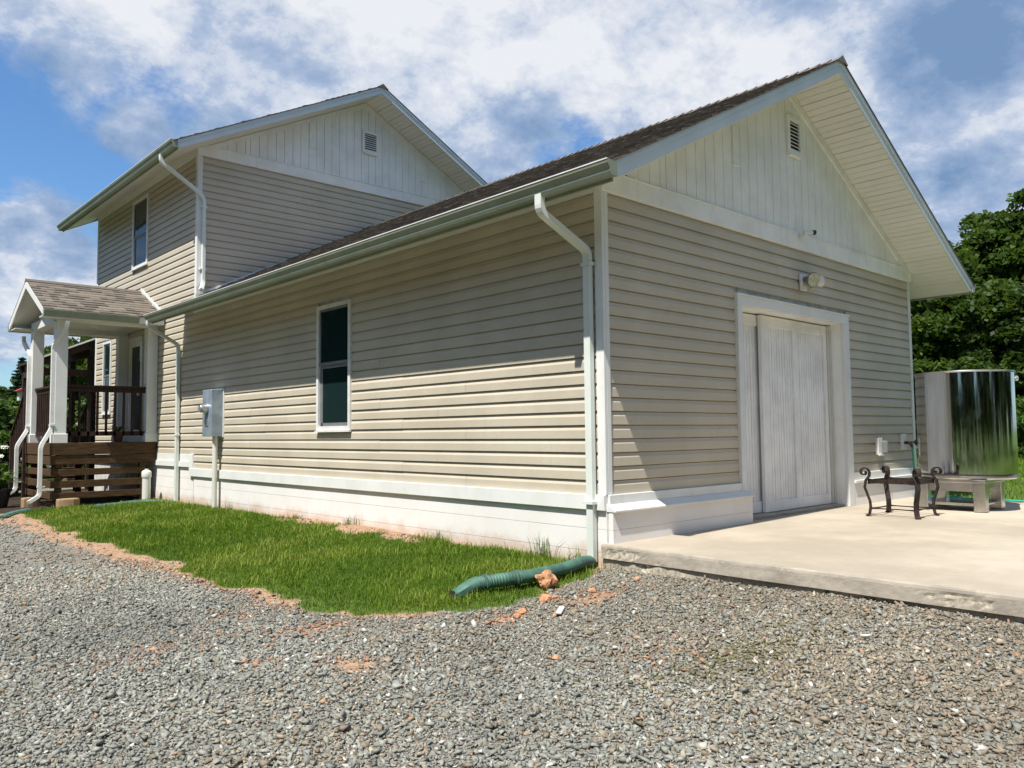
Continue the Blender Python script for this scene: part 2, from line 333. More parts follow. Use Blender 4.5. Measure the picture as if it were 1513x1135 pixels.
def zones(x, y):
    s = sdf(x, y, GP)+.20*(fbm(x, y, 1.9, 5)-.5)*2+.07*(fbm(x, y, 7, 6)-.5)*2
    g = np.clip(.5+s/.34, 0, 1)
    bare = np.exp(-(x/.48)**2)*np.clip(1-np.abs(y-3.9)/2.9, 0, 1)*2.7*fbm(x, y, 2.5, 9)      # bare soil strip along the wall
    bare2 = np.exp(-(x/.2)**2)*(y > 6)*.5*fbm(x, y, 2, 13)
    g = g*np.clip(1.25-1.6*(bare+bare2), 0, 1)
    # red clay shoulder left of the grass
    d = -sdf(x, y, GP); side = np.clip((x*-1-1.9)/.4, 0, 1)*np.clip((y-.2)/1.2, 0, 1)
    wdt = .20+.055*np.clip(y, 0, 12); dirt = np.clip(1.1-d/(wdt*(.55+fbm(x, y, 1.7, 21))), 0, 1)*side
    dirt = np.maximum(dirt, np.clip((bare+bare2)*1.6, 0, 1))
    dirt = np.maximum(dirt, np.clip(.9-d/.18, 0, 1)*(fbm(x, y, 3., 31) > .5)*(y < 1))
    for (px_, py_, rx, ry, w) in ((-3.05, -.72, .13, .22, .95), (-2.75, .25, .35, .2, .75), (-3.4, -.2, .12, .12, .6), (-3.7, .5, .6, .25, .35), (-1.0, -.75, .35, .16, .85), (-1.75, -.62, .25, .12, .8), (-1.7, -1.9, .3, .2, .35), (-2.9, 1.0, .25, .25, .5)):
        dirt = np.maximum(dirt, w*np.exp(-((x-px_)/rx)**2-((y-py_)/ry)**2)*(.6+.8*fbm(x, y, 5, 41)))
    # grass beyond: lawns right, behind and left of the drive
    lawn = np.clip((x-7.0)/.3, 0, 1)
    lawn = np.maximum(lawn, np.clip((y-17.5)/.5, 0, 1)); lawn = np.maximum(lawn, np.clip((x-.2)/.3, 0, 1)*np.clip((-y-5.2)/.3, 0, 1)); lawn = np.maximum(lawn, np.clip((-y-11)/1., 0, 1)); lawn = np.maximum(lawn, np.clip((-x-11-.3*y)/1., 0, 1))
    lawn = np.maximum(lawn, np.clip((y-13.6)/.3, 0, 1)*np.clip((-x-2.6)/.2, 0, 1))
    g = np.maximum(g, lawn)
    mul = np.clip((y-11.35)/.2, 0, 1)*np.clip(1-(y-16.4)/.4, 0, 1)*np.clip((x+2.9)/.3, 0, 1)*np.clip((1-x)/.2, 0, 1)*(x < 1)
    g = np.where((x > -2.9) & (y > 11.4) & (y < 16.5) & (x < 1), 0, g)
    dirt = np.clip(dirt, 0, 1)*(1-lawn)
    return dirt, g, mul
def axis(a, b, c, d, fine, far):
    L = list(np.arange(b, c+1e-6, fine)); s = fine; p = b; lo = []
    while p > a: s *= 1.22; p -= s; lo.append(p)
    s = fine; p = c; hi = []
    while p < d: s *= 1.22; p += s; hi.append(p)
    return np.array(lo[::-1]+L+hi)
gx = axis(-900, -7, 1., 900, .07, 0); gy = axis(-900, -6, 13.5, 900, .07, 0)
GX, GY = np.meshgrid(gx, gy, indexing='ij'); GZ = ground_z(GX, GY)
def grid_mesh(name, X, Y, Z, mat, attr=None):
    nx, ny = X.shape; me = bpy.data.meshes.new(name)
    idx = np.arange(nx*ny).reshape(nx, ny); q = np.stack([idx[:-1, :-1], idx[1:, :-1], idx[1:, 1:], idx[:-1, 1:]], -1).reshape(-1, 4)
    v = np.stack([X, Y, Z], -1).reshape(-1, 3)
    raw(me, v, q); me.materials.append(mat)
    if attr is not None:
        a = me.attributes.new('zones', 'FLOAT_COLOR', 'POINT'); a.data.foreach_set('color', np.concatenate([attr.reshape(-1, 3), np.ones((nx*ny, 1))], 1).astype(np.float32).ravel())
    me.shade_smooth(); return me
def raw(me, v, q):          # uniform polygons from numpy arrays
    v = np.asarray(v, np.float32); q = np.asarray(q, np.int32); k = q.shape[1]
    me.vertices.add(len(v)); me.vertices.foreach_set('co', v.ravel())
    me.loops.add(q.size); me.loops.foreach_set('vertex_index', q.ravel())
    me.polygons.add(len(q)); me.polygons.foreach_set('loop_start', np.arange(0, q.size, k, dtype=np.int32)); me.polygons.foreach_set('loop_total', np.full(len(q), k, np.int32))
    me.update(calc_edges=True); me.validate()
d_, g_, m_ = zones(GX, GY)
go = link('ground', grid_mesh('ground', GX, GY, GZ, M['ground'], np.stack([d_, g_, m_], -1))); props(go, kind='structure')

# ------------------------------------------------------------------ concrete slab
SX0, SX1, SY0, SY1 = -.06, 6.85, -5.2, .30
def slab():
    o = thing('concrete_slab', (0, -1, SLABZ), None, None); o['kind'] = 'structure'
    ys = np.arange(SY0, .0201, .03); me = MB(); n = len(ys)
    zs = [SLABZ, SLABZ-.012, SLABZ-.03, SLABZ-.05, SLABZ-.07, SLABZ-.09, SLABZ-.11, SLABZ-.125]
    for i, y in enumerate(ys):
        y = float(y)
        w = .009*(mnoise.noise(Vector((y*1.7, 3, 0)))+.5*mnoise.noise(Vector((y*6, 1, 0))))
        for j, z in enumerate(zs):
            chip = 0
            a1 = max(0, 1-abs(y+3.05)/.42)*(.8 if z < SLABZ-.03 else .1); a2 = max(0, 1-abs(y+.3)/.55)*(1.1 if z < SLABZ-.04 else .25)
            nn = mnoise.noise(Vector((y*5.3, z*11, 5)))+.8*mnoise.noise(Vector((y*17.7, z*37, 9)))
            if (a1+a2) > .05 and nn > .34-.5*(a1+a2): chip = min(1, (nn-.34+.5*(a1+a2))*2.2)
            dx = .006*chip*(1+.5*mnoise.noise(Vector((y*40, z*60, 2))))
            rnd = .010 if j == 0 else (.003 if j == 1 else 0)
            me.v.append((SX0+w+dx+rnd+.0025*mnoise.noise(Vector((y*30, z*20, 0))), y, z+(.004*mnoise.noise(Vector((y*12, 0, 7))) if j == 0 else 0))); me.c.append(chip)
    k = len(zs)
    for i in range(n-1):
        for j in range(k-1): me.f.append((i*k+j, i*k+j+1, (i+1)*k+j+1, (i+1)*k+j))
    e = link('slab_edge', me.mesh('slab_edge', M['edge'], attr='chip'), o)
    # top
    tp = MB(); m0 = n
    for i in range(n): tp.v.append(me.v[i*k]); tp.c.append(0)
    for i in range(n): tp.v.append((SX1, float(ys[i]), SLABZ)); tp.c.append(0)
    for i in range(n-1): tp.f.append((i, i+1, n+i+1, n+i))
    tp.add([(2.3, .02, SLABZ), (4.99, .02, SLABZ), (4.99, SY1+.2, SLABZ-.002), (2.3, SY1+.2, SLABZ-.002)], [(0, 1, 2, 3)])
    tp.add([(SX1, SY0, SLABZ), (SX1, .02, SLABZ), (SX1, .02, SLABZ-.13), (SX1, SY0, SLABZ-.13)], [(0, 1, 2, 3)])
    tp.add([(SX0, SY0, SLABZ-.127), (SX1, SY0, SLABZ-.127), (SX1, .02, SLABZ-.127), (SX0+.02, .02, SLABZ-.127)], [(0, 1, 2, 3)])
    link('slab_top', tp.mesh('slab_top', M['concrete']), o)
    ft = MB(); k2 = 4
    for i, y in enumerate(ys):
        y = float(y)
        for j, z in enumerate((SLABZ-.122, SLABZ-.15, SLABZ-.22, SLABZ-.5)):
            ft.v.append((SX0+.028+.012*mnoise.noise(Vector((y*3, z*9, 0)))-(.03*max(0, 1-abs(y+.6)/.5)*(.5+mnoise.noise(Vector((y*9, z*20, 0))))), y, z)); ft.c.append(max(0, 1-abs(y+.5)/.6))
    for i in range(n-1):
        for j in range(k2-1): ft.f.append((i*k2+j, i*k2+j+1, (i+1)*k2+j+1, (i+1)*k2+j))
    link('slab_footing', ft.mesh('slab_footing', M['edge'], attr='chip'), o)
slab()

# ------------------------------------------------------------------ house
SLOPE = .518; RX = 3.554
GW = 7.108; GY0 = 0.; HY0 = 9.65; HY1 = 15.8; LIFT = 2.9
house = thing('house', (0, 0, -.66), 'beige clapboard house with a two storey block behind a long garage wing with double gables', 'house')
def roof_top(x, lift=0): return 4.94+lift-SLOPE*abs(x-RX)
CR = .127
_bm = {}
def siding_mesh(axis_, L):
    key = (axis_, round(L, 3))
    if key in _bm: return _bm[key]
    prof = [(.0085, .0), (.0055, .0), (.0045, .003), (.0065, .078), (.0078, .082), (.0175, .101), (.0185, .1180), (.0295, .1190), (.0295, .137), (.032, .137), (.032, .012), (.0085, .012)]
    mb = MB()
    if axis_ == 'x': mb.extr([(o, 0, z) for o, z in prof], (0, L, 0))
    else: mb.extr([(0, o, z) for o, z in prof], (L, 0, 0))
    _bm[key] = mb.mesh('siding_board', M['siding']); return _bm[key]
def siding(parent, axis_, a0, a1, z0, n, base=0., holes=(), stagger=0, end=None):
    for k in range(n):
        z = z0+k*CR; iv = [(a0, a1 if end is None else end(z+CR))]
        for (h0, h1, hz0, hz1) in holes:
            if z+CR*.98 > hz0+.01 and z < hz1-.02:
                nv = []
                for a, b in iv:
                    if h1 <= a or h0 >= b: nv.append((a, b)); continue
                    if h0 > a: nv.append((a, h0))
                    if h1 < b: nv.append((h1, b))
                iv = nv
        for a, b in iv:
            if b-a < .05: continue
            cuts = [a]; p = a0+[1.9, 3.1, 2.4, 3.6][(k+stagger) % 4]
            while p < b-.3:
                if p > a+.3: cuts.append(p)
                p += 3.66
            cuts.append(b)
            for c0, c1 in zip(cuts[:-1], cuts[1:]):
                L = c1-c0+(.006 if c1 != b else 0); o_ = -.0032 if c0 != a and ((k+stagger) % 2) else 0
                at = (base+o_, c0, z) if axis_ == 'x' else (c0, base+o_, z)
                link('siding_board', siding_mesh(axis_, L), parent, at)
# --- side wall of the garage wing
wv = lambda: MB()
WIN1 = (4.345, 5.229, .629, 2.356)
side = MB().box(.0325, .2, .05, HY0, -.14, 2.93).obj('side_wall', M['mortar'], house)
siding(side, 'x', .09, HY0+.012, 0., 22, 0., [WIN1])
fr = MB().box(-.012, .024, .09, HY0+.1, 2.797, 2.96).obj('frieze_board', M['soffit'], house)
# --- front gable wall (door wall)
DX0, DX1 = 2.325, 4.79; DTOP = 1.965; TL = .10; TRR = .15; TH = .125
front = MB(); front.box(.0325, DX0-.012, .0325, .2, -.14, 2.9); front.box(DX1+.012, GW-.02, .0325, .2, -.14, 2.9); front.box(DX0, DX1, .0325, .2, DTOP+.02, 2.9)
front.extr([(.0, .024, 2.9), (GW, .024, 2.9), (GW, .024, roof_top(GW)-.1), (RX, .024, 4.84), (0, .024, roof_top(0)-.1)], (0, .15, 0))
front = front.obj('front_wall', M['mortar'], house)
siding(front, 'y', .085, GW-.075, 0., 22, 0., [(DX0-TL, DX1+TRR, -1, DTOP+TH-.005)], 2)
MB().box(-.006, GW+.006, -.022, .024, 2.794, 2.975).box(-.006, GW+.006, -.032, .024, 2.975, 2.992).obj('frieze_board', M['gable'], house, bevel=.003)
# corner posts
def post(x0, x1, y0, y1, z0, z1, mat=None, name='corner_post'):
    return MB().box(x0, x1, y0, y1, z0, z1).obj(name, mat or M['trim'], house, bevel=.004)
post(0-.004, .033, -.004, .09, 0, 2.93); post(.033, .088, -.004, .033, 0, 2.794)
post(GW-.075, GW, -.004, .09, 0, 2.794)
# skirt boards
MB().box(-.030, .024, -.0, HY0+.12, -.14, -.001).obj('skirt_board', M['trim'], house, bevel=.003)
MB().box(.024, DX0-TL, -.024, .024, -.085, -.001).extr([(.0, -.03, -.085), (0, -.105, -.135), (0, -.105, -.152), (0, .0, -.152), (0, .0, -.085)], (DX0+.02, 0, 0)).obj('skirt_board', M['trim'], house, bevel=.003)
MB().box(DX1+TRR, GW, -.024, .024, -.10, -.001).box(DX1+TRR, GW+.01, -.05, .024, -.135, -.10).obj('skirt_board', M['trim'], house, bevel=.003)
# gable planks
def planks(parent, y, lift, lo, x0=0.02, x1=GW-.02):
    w = .1755; x = x0; i = 0; low = lo
    holes = (3.43, 3.83)
    while x < x1-.02:
        xb = min(x+w, x1)
        if i == 5: xb = x+.10
        a, b = x+.004, xb-.004
        za, zb = roof_top(a, lift)-.26, roof_top(b, lift)-.26
        if min(za, zb) > low+.02 or max(za, zb) > low+.04:
            pts = [(a, y, low), (b, y, low), (b, y, max(zb, low+.004))]
            if a < RX < b: pts.append((RX, y, roof_top(RX, lift)-.26))
            pts.append((a, y, max(za, low+.004)))
            MB().extr(pts, (0, .028+.002*(i % 2), 0)).obj('gable_plank', M['gable'], parent)
        x = xb; i += 1
back_ = MB().extr([(0.05, .020, 2.99), (GW-.05, .020, 2.99), (RX, .020, 4.72)], (0, .02, 0)).obj('gable_backing', M['mortar'], house)
planks(back_, -.006, 0, 2.993)
def vent(y, lift, xa=3.45, xb=3.80, z0=3.955, z1=4.43):
    z0 += lift; z1 += lift
    v = MB(); t_ = .055
    v.box(xa, xb, y-.035, y, z0, z0+t_).box(xa, xb, y-.035, y, z1-t_, z1).box(xa, xa+t_, y-.035, y, z0+t_, z1-t_).box(xb-t_, xb, y-.035, y, z0+t_, z1-t_)
    v.box(xa+.03, xb-.05, y-.05, y-.001, z0-.025, z0-.002)
    v = v.obj('gable_vent', M['gable'], house, bevel=.003)
    MB().box(xa+t_, xb-t_, y-.006, y, z0+t_, z1-t_).obj('vent_backing', M['dark'], v)
    n = 8; h = (z1-z0-2*t_)/n
    me = MB().extr([(0, -.03, 0), (0, -.034, .004), (0, -.008, h*.66), (0, -.004, h*.62)], (xb-xa-2*t_, 0, 0)).mesh('louver', M['gable'])
    for i in range(n): link('louver', me, v, (xa+t_, y, z0+t_+i*h))
vent(-.0065, 0)
for xx, zb_, w_ in ((2.24, 3.55, .12), (5.0, 3.42, .12)):
    MB().box(xx, xx+w_, -.02, -.0065, zb_, roof_top(xx, 0)-.27).box(xx-.005, xx+w_+.012, -.026, -.0065, zb_-.018, zb_).obj('lookout_trim', M['gable'], house)
for xx, zb_, w_ in ((2.24, 3.50, .12), (5.0, 3.38, .12)):
    MB().box(xx, xx+w_, HY0-.02, HY0-.0065, zb_+LIFT, roof_top(xx, LIFT)-.27).box(xx-.005, xx+w_+.012, HY0-.026, HY0-.0065, zb_+LIFT-.018, zb_+LIFT).obj('lookout_trim', M['gable'], house)
# rake trims under the soffits
def rake_trim(y, lift, lo):
    for sgn in (-1, 1):
        xe = 0.0 if sgn < 0 else GW
        a = (RX, y, roof_top(RX, lift)-.175); b = (xe, y, roof_top(xe, lift)-.175); d = .095
        MB().extr([a, b, (b[0], y, b[2]-d), (a[0], y, a[2]-d)], (0, -.026, 0)).obj('rake_frieze', M['gable'], house)
rake_trim(-.0065, 0, 0); rake_trim(HY0-.0065, LIFT, 0)
# foundation blocks
def blocks():
    f1 = MB().box(.008, .2, .0, HY0, -.80, -.142).obj('foundation', M['mortar'], house)
    me = {}
    def blk(L, H, ax):
        k = (round(L, 3), round(H, 3), ax)
        if k not in me:
            b = MB()
            if ax == 'x': b.box(0, .05, .0003, L-.0003, .0018, H-.0018)
            else: b.box(.0003, L-.0003, 0, .05, .0012, H-.0012)
            me[k] = b.mesh('block', M['block'])
        return me[k]
    rows = [(-.312, .170), (-.518, .206), (-.72, .202), (-.90, .18)]
    for i, (z, H) in enumerate(rows):
        y = .0; L0 = .2 if i % 2 else .4
        while y < HY0-.01:
            L = min(L0, HY0-y); link('block', blk(L, H, 'x'), f1, (0.002+random.uniform(0, .0012), y, z)); y += L; L0 = .4
    f2 = MB().box(.01, DX0+.01, -.065, .1, -.62, -.152).obj('foundation', M['mortar'], house)
    for i, (z, H) in enumerate([(-.312, .160), (-.45, .138)]):
        x = .006; L0 = .2 if i % 2 else .4
        while x < DX0+.018:
            L = min(L0, DX0+.02-x); link('block', blk(L, H, 'y'), f2, (x, -.072, z)); x += L; L0 = .4
    f3 = MB().box(DX1+TRR+.01, GW, -.012, .1, -.62, -.137).obj('foundation', M['mortar'], house)
    for i, (z, H) in enumerate([(-.312, .175), (-.45, .138)]):
        x = DX1+TRR+.006; L0 = .2 if i % 2 else .4
        while x < GW-.01:
            L = min(L0, GW-x); link('block', blk(L, H, 'y'), f3, (x, -.02, z)); x += L; L0 = .4
    # main block
    f4 = MB().box(.026, .2, HY0+.05, HY1, -.8, .02).obj('foundation', M['mortar'], house)
    for i in range(4):
        z = -.186-.203*i+.0; y = HY0+.05; L0 = .2 if i % 2 else .4
        while y < 11.9:
            L = L0; link('block', blk(L, .203 if i else .19, 'x'), f4, (.016, y, z)); y += L; L0 = .4
blocks()
MB().box(.002, .024, HY0+.002, HY1, .12, .253).box(-.02, .024, HY0+.17, HY1, .015, .117).obj('skirt_board', M['trim'], house, bevel=.003)
MB().box(-.024, .01, HY0+.0, HY0+.17, -.138, .253).obj('skirt_board', M['trim'], house, bevel=.003)
# door casing, jambs, head
cs = MB(); cs.box(DX0-TL, DX0, -.03, .024, -.0, DTOP).box(DX1, DX1+TRR, -.03, .024, SLABZ, DTOP).box(DX0-TL, DX1+TRR, -.03, .024, DTOP, DTOP+TH-.02).box(DX0-TL-.012, DX1+TRR+.012, -.042, .024, DTOP+TH-.02, DTOP+TH)
cs.box(DX0-TL, DX0, -.03, .024, SLABZ, -.0)
cs.obj('door_casing', M['trim'], house, bevel=.003)
for xa_ in (DX1, DX0-.03): MB().box(xa_, xa_+.03, .024, .34, SLABZ, DTOP).obj('door_jamb', M['gable'], house)
MB().box(DX0, DX1, .024, .34, DTOP-.004, DTOP+.03).obj('door_head', M['gable'], house)
MB().box(DX0, DX1, .05, .342, SLABZ+.001, SLABZ+.028).obj('door_sill', M['edge'], house)
def bead_door(x0, x1, y, z0, z1, stile_l, stile_r, mid=None):
    d = MB(); rl = .13
    d.box(x0, x0+stile_l, y, y+.045, z0, z1).box(x1-stile_r, x1, y, y+.045, z0, z1).box(x0+stile_l, x1-stile_r, y+.001, y+.045, z1-rl, z1).box(x0+stile_l, x1-stile_r, y+.001, y+.045, z0, z0+rl)
    if mid: d.box(mid-.06, mid+.06, y+.0005, y+.045, z0+rl, z1-rl)
    d = d.obj('sliding_door', M['door'], house, bevel=.003)
    p = MB(); x = x0+stile_l; w = .062
    while x < x1-stile_r-.005:
        b = min(x+w, x1-stile_r); p.box(x+.0045, b-.0045, y+.024+random.uniform(0, .003), y+.041, z0+rl, z1-rl); x = b
    p.box(x0+stile_l, x1-stile_r, y+.036, y+.043, z0+rl, z1-rl)
    p = p.obj('bead_board', M['door'], d); p['kind'] = 'stuff'
    return d
z0_, z1_ = SLABZ+.035, DTOP-.02
bead_door(2.33, 3.24, .235, z0_, z1_, .10, .06)
bead_door(3.06, 3.876, .18, z0_, z1_, .15, .06)
bead_door(3.884, 4.72, .186, z0_, z1_, .07, .07)
MB().box(4.730, 4.748, .165, .28, SLABZ+.03, DTOP-.071).box(4.757, 4.776, .155, .28, SLABZ+.03, DTOP-.071).box(4.726, 4.787, .15, .28, DTOP-.07, DTOP-.02).obj('door_track', M['pvc'], house)
MB().box(DX0-.1, DX1+.1, .345, .4, SLABZ-.1, DTOP+.1).obj('door_backing', M['dark'], house)
# --- two storey block
main_side = MB().box(.0345, .2, HY0+.03, HY1-.0, .02, 5.8).obj('side_wall', M['mortar'], house)
WIN2 = (12.27, 13.22, 4.13, 5.60)
DOORW = (12.45, 13.3, .47, 2.66); WIN3 = (14.55, 15.15, 1.1, 2.75)
siding(main_side, 'x', HY0+.012, HY1-.08, .254, 43, .001, [WIN2, DOORW, WIN3, (HY0-.1, HY0+.085, 2.90, 9)], 1)
main_gable = MB().box(.0345, GW-.02, HY0+.0335, HY0+.2, 2.0, 5.8)
main_gable.extr([(.0, HY0+.026, 5.8), (GW, HY0+.026, 5.8), (GW, HY0+.026, roof_top(GW, LIFT)-.1), (RX, HY0+.026, 4.84+LIFT), (0, HY0+.026, roof_top(0, LIFT)-.1)], (0, .15, 0))
main_gable = main_gable.obj('gable_wall', M['siding'], house)
siding(main_gable, 'y', .085, GW-.08, .254+21*CR, 22, HY0, [], 3, end=lambda z: RX-(4.94-z)/SLOPE+.12 if z < 4.94 else GW-.08)
FZ = .254+43*CR
MB().box(-.006, GW+.006, HY0-.022, HY0+.024, FZ, FZ+.20).box(-.006, GW+.006, HY0-.032, HY0+.024, FZ+.20, FZ+.215).obj('frieze_board', M['gable'], house, bevel=.003)
MB().box(-.01, .026, HY0+.09, HY1-.08, FZ+.003, FZ+.14).obj('frieze_board', M['soffit'], house)
post(-.004, .034, HY0-.006, HY0+.085, 2.95, FZ+.14); post(.034, .088, HY0-.006, HY0+.034, 2.95, FZ-.001)
post(-.004, .034, HY1-.08, HY1+.004, .254, FZ+.14)
b2 = MB().extr([(0.05, HY0+.020, FZ+.215), (GW-.05, HY0+.020, FZ+.215), (RX, HY0+.020, 4.72+LIFT)], (0, .02, 0)).obj('gable_backing', M['mortar'], house)
planks(b2, HY0-.006, LIFT, FZ+.216)
vent(HY0-.0065, LIFT, 3.47, 3.87, 3.68, 4.16)
MB().box(.2, GW-.02, HY0+.3, HY1, -.5, 5.8).box(.2, GW-.02, .5, HY0+.3, -.7, 2.75).obj('inner_walls', M['mortar'], house)
# --- roofs
def roof(y0, y1, lift, name):
    R = MB(); X0 = RX-4.20; X1 = RX+4.20; t_ = .02
    for sgn in (-1, 1):
        xe = RX+sgn*4.2; ze = roof_top(xe, lift)-.022; za = 4.94+lift-.022
        R.extr([(RX, y0+.004, za), (xe, y0+.004, ze), (xe, y0+.004, ze-t_), (RX, y0+.004, za-t_)], (0, y1-y0-.008, 0))
    R = R.obj(name, M['roof_edge'], house)
    # fascia along the rakes (front and back)
    for yy in (y0, y1-.024):
        for sgn in (-1, 1):
            xe = RX+sgn*4.165; ze = roof_top(xe, lift); za = 4.94+lift; q = .045; d = .175
            MB().extr([(RX, yy, za-q), (xe, yy, ze-q), (xe, yy, ze-d+.035), (xe-sgn*.05, yy, ze-d+SLOPE*.05), (RX, yy, za-d)], (0, .024, 0)).obj('rake_fascia', M['fascia'], house)
            yo = yy-.016 if yy == y0 else yy+.024
            MB().extr([(RX, yo, za-.024), (xe, yo, ze-.024), (xe, yo, ze-.078), (RX, yo, za-.078)], (0, .016, 0)).obj('rake_moulding', M['fascia'], house)
    # soffit panels
    L = .302; cosn = 1/math.sqrt(1+SLOPE**2)
    for sgn in (-1, 1):
        n = 15
        step = (4.15)/n
        for i in range(n):
            s0 = i*step+.005; s1 = (i+1)*step-.005
            for (ya, yb) in ((y0+.024, GYB(lift)-.0),):
                mb = MB()
                for j in range(3):
                    a = s0+(s1-s0)*(j/3.)+(.007 if j else 0); b = s0+(s1-s0)*((j+1)/3.)
                    xa, xb = RX+sgn*a, RX+sgn*b; zA, zB = 4.94+lift-.166-SLOPE*a, 4.94+lift-.166-SLOPE*b
                    mb.extr([(xa, ya, zA), (xb, ya, zB), (xb, ya, zB+.012), (xa, ya, zA+.012)], (0, yb-ya, 0))
                mb.extr([(RX+sgn*s0, ya, 4.94+lift-.158-SLOPE*s0), (RX+sgn*s1, ya, 4.94+lift-.158-SLOPE*s1), (RX+sgn*s1, ya, 4.94+lift-.15-SLOPE*s1), (RX+sgn*s0, ya, 4.94+lift-.15-SLOPE*s0)], (0, yb-ya, 0))
                mb.obj('soffit_panel', M['soffit'], R)
    # eave soffits along the long sides (sloped, one panel a foot)
    for sgn in (-1, 1):
        a0, a1 = (3.554+.0 if sgn < 0 else GW-RX), 4.15
        y = GYB(lift)+.002; nn = int((y1-y)/.305)
        xa, xb = RX+sgn*a0, RX+sgn*a1; zA, zB = 4.94+lift-.166-SLOPE*a0, 4.94+lift-.166-SLOPE*a1
        me = MB().extr([(xa, 0, zA), (xb, 0, zB), (xb, 0, zB+.012), (xa, 0, zA+.012)], (0, .3015, 0)).mesh('soffit_panel', M['soffit'])
        for i in range(nn):
            if sgn > 0 and i > 3: break
            link('soffit_panel', me, R, (0, y+i*.305, 0))
        xf = RX+sgn*4.165
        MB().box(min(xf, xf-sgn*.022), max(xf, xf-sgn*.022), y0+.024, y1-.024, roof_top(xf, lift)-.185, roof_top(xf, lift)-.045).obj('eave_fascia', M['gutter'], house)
    return R
def GYB(lift): return 0.0 if lift == 0 else HY0
R1 = roof(-.665, 10.15, 0, 'roof'); R2 = roof(8.99, 16.45, LIFT, 'roof')
# shingles: course by course, tab by tab, joined (thousands)
def shingles(y0, y1, lift, parent, sides=(-1,), tabw=(.09, .22), upto=None, ridge=True):
    V = []; F = []; Cc = []; ex = .137; cosn = 1/math.sqrt(1+SLOPE**2)
    for sgn in sides:
        s = 4.235; nrm = Vector((sgn*SLOPE*cosn, 0, cosn)); dn = Vector((sgn*cosn, 0, -SLOPE*cosn))
        LL = 4.235/cosn; nc = int(LL/ex)+1
        for k in range(nc):
            l0 = LL-k*ex; l1 = max(l0-ex*1.25, 0)
            y = y0-.014
            while y < y1+.01:
                w = random.uniform(*tabw); yb = min(y+w, y1+.014); h = random.choice((.011, .013, .020, .022)); tt = min(1, max(0, random.gauss(.5, .25)+(.0 if h < .015 else -.12)))
                org = Vector((RX, 0, 4.94+lift-.022))
                a = org+dn*(l0+random.uniform(-.002, .002)); b = org+dn*l1
                n0 = len(V); g = .002
                V += [tuple(a+Vector((0, y+g, 0))), tuple(a+Vector((0, yb-g, 0))), tuple(a+nrm*h+Vector((0, yb-g, 0))), tuple(a+nrm*h+Vector((0, y+g, 0))),
                      tuple(b+nrm*.003+Vector((0, yb-g, 0))), tuple(b+nrm*.003+Vector((0, y+g, 0)))]
                F += [(n0, n0+1, n0+2, n0+3), (n0+3, n0+2, n0+4, n0+5), (n0, n0+3, n0+5), (n0+1, n0+4, n0+2)]; Cc += [tt]*6
                y = yb
    if ridge:
        y = y0-.014
        while y < y1:
            h = .022; tt = random.random(); n0 = len(V); z = 4.94+lift
            V += [(RX-.13, y, z-.13*SLOPE-.002), (RX, y, z+h), (RX+.13, y, z-.13*SLOPE-.002), (RX-.13, y+.16, z-.13*SLOPE-.012), (RX, y+.16, z+.004), (RX+.13, y+.16, z-.13*SLOPE-.012)]
            F += [(n0, n0+1, n0+4, n0+3), (n0+1, n0+2, n0+5, n0+4), (n0, n0+2, n0+1)]; Cc += [tt]*6; y += .14
    mb = MB(); mb.v = V; mb.f = F; mb.c = Cc
    me = bpy.data.meshes.new('shingles'); me.from_pydata(V, [], F); me.materials.append(M['shingle'])
    a = me.attributes.new('tint', 'FLOAT', 'POINT'); a.data.foreach_set('value', np.array(Cc, np.float32))
    o = link('shingles', me, parent); o['kind'] = 'stuff'; return o
shingles(-.69, 10.17, 0, R1); shingles(8.965, 16.47, LIFT, R2, sides=(-1,))
for lift, ya, yb, R in ((0, -.69, 10.17, R1), (LIFT, 8.965, 16.47, R2)):   # far slopes: plain sheet of the same shingle
    xe = RX+4.235; o = MB().extr([(RX, ya, 4.94+lift-.01), (xe, ya, roof_top(xe, lift)-.01), (xe, ya, roof_top(xe, lift)-.03), (RX, ya, 4.94+lift-.03)], (0, yb-ya, 0)).obj('shingle_sheet', M['shingle'], R)
# step flashing where the wing's roof meets the tall gable
a = Vector((RX+.1, HY0-.012, 4.94+.05-.05)); b = Vector((-.02, HY0-.012, roof_top(-.02)+.05))
MB().extr([b, a, a-Vector((0, 0, .09)), b-Vector((0, 0, .09))], (0, -.012, 0)).obj('flashing', M['trim'], house)
# gutters
GPROF = [(0, 0), (-.075, 0), (-.088, .030), (-.088, .050), (-.118, .092), (-.122, .118), (-.118, .124), (-.108, .120), (-.108, .112), (-.078, .052), (-.078, .034), (-.070, .008), (-.006, .008), (-.006, .112), (0, .112)]
def gutter(x, y0, y1, ztop, sgn=-1):
    z = ztop-.125; g = MB()
    poly = [(x+(-sgn)*a if sgn > 0 else x+a, y0, z+b) for a, b in GPROF]
    g.extr(poly, (0, y1-y0, 0))
    for yy in (y0-.003, y1+.001):
        out = [(x+(-sgn)*a if sgn > 0 else x+a, yy, z+b) for a, b in GPROF[:7]]+[(x, yy, z+.118)]
        g.extr(out, (0, .002, 0))
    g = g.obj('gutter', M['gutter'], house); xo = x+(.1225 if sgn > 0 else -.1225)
    MB().box(xo-.004, xo+.004, y0-.003, y1+.003, z+.1175, z+.127).obj('gutter_lip', M['frame'], g)
    return g
XF = RX-4.165
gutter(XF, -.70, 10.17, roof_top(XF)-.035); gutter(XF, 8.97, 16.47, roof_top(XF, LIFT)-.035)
gutter(RX+4.165, -.68, 3., roof_top(RX+4.165)-.035, 1)
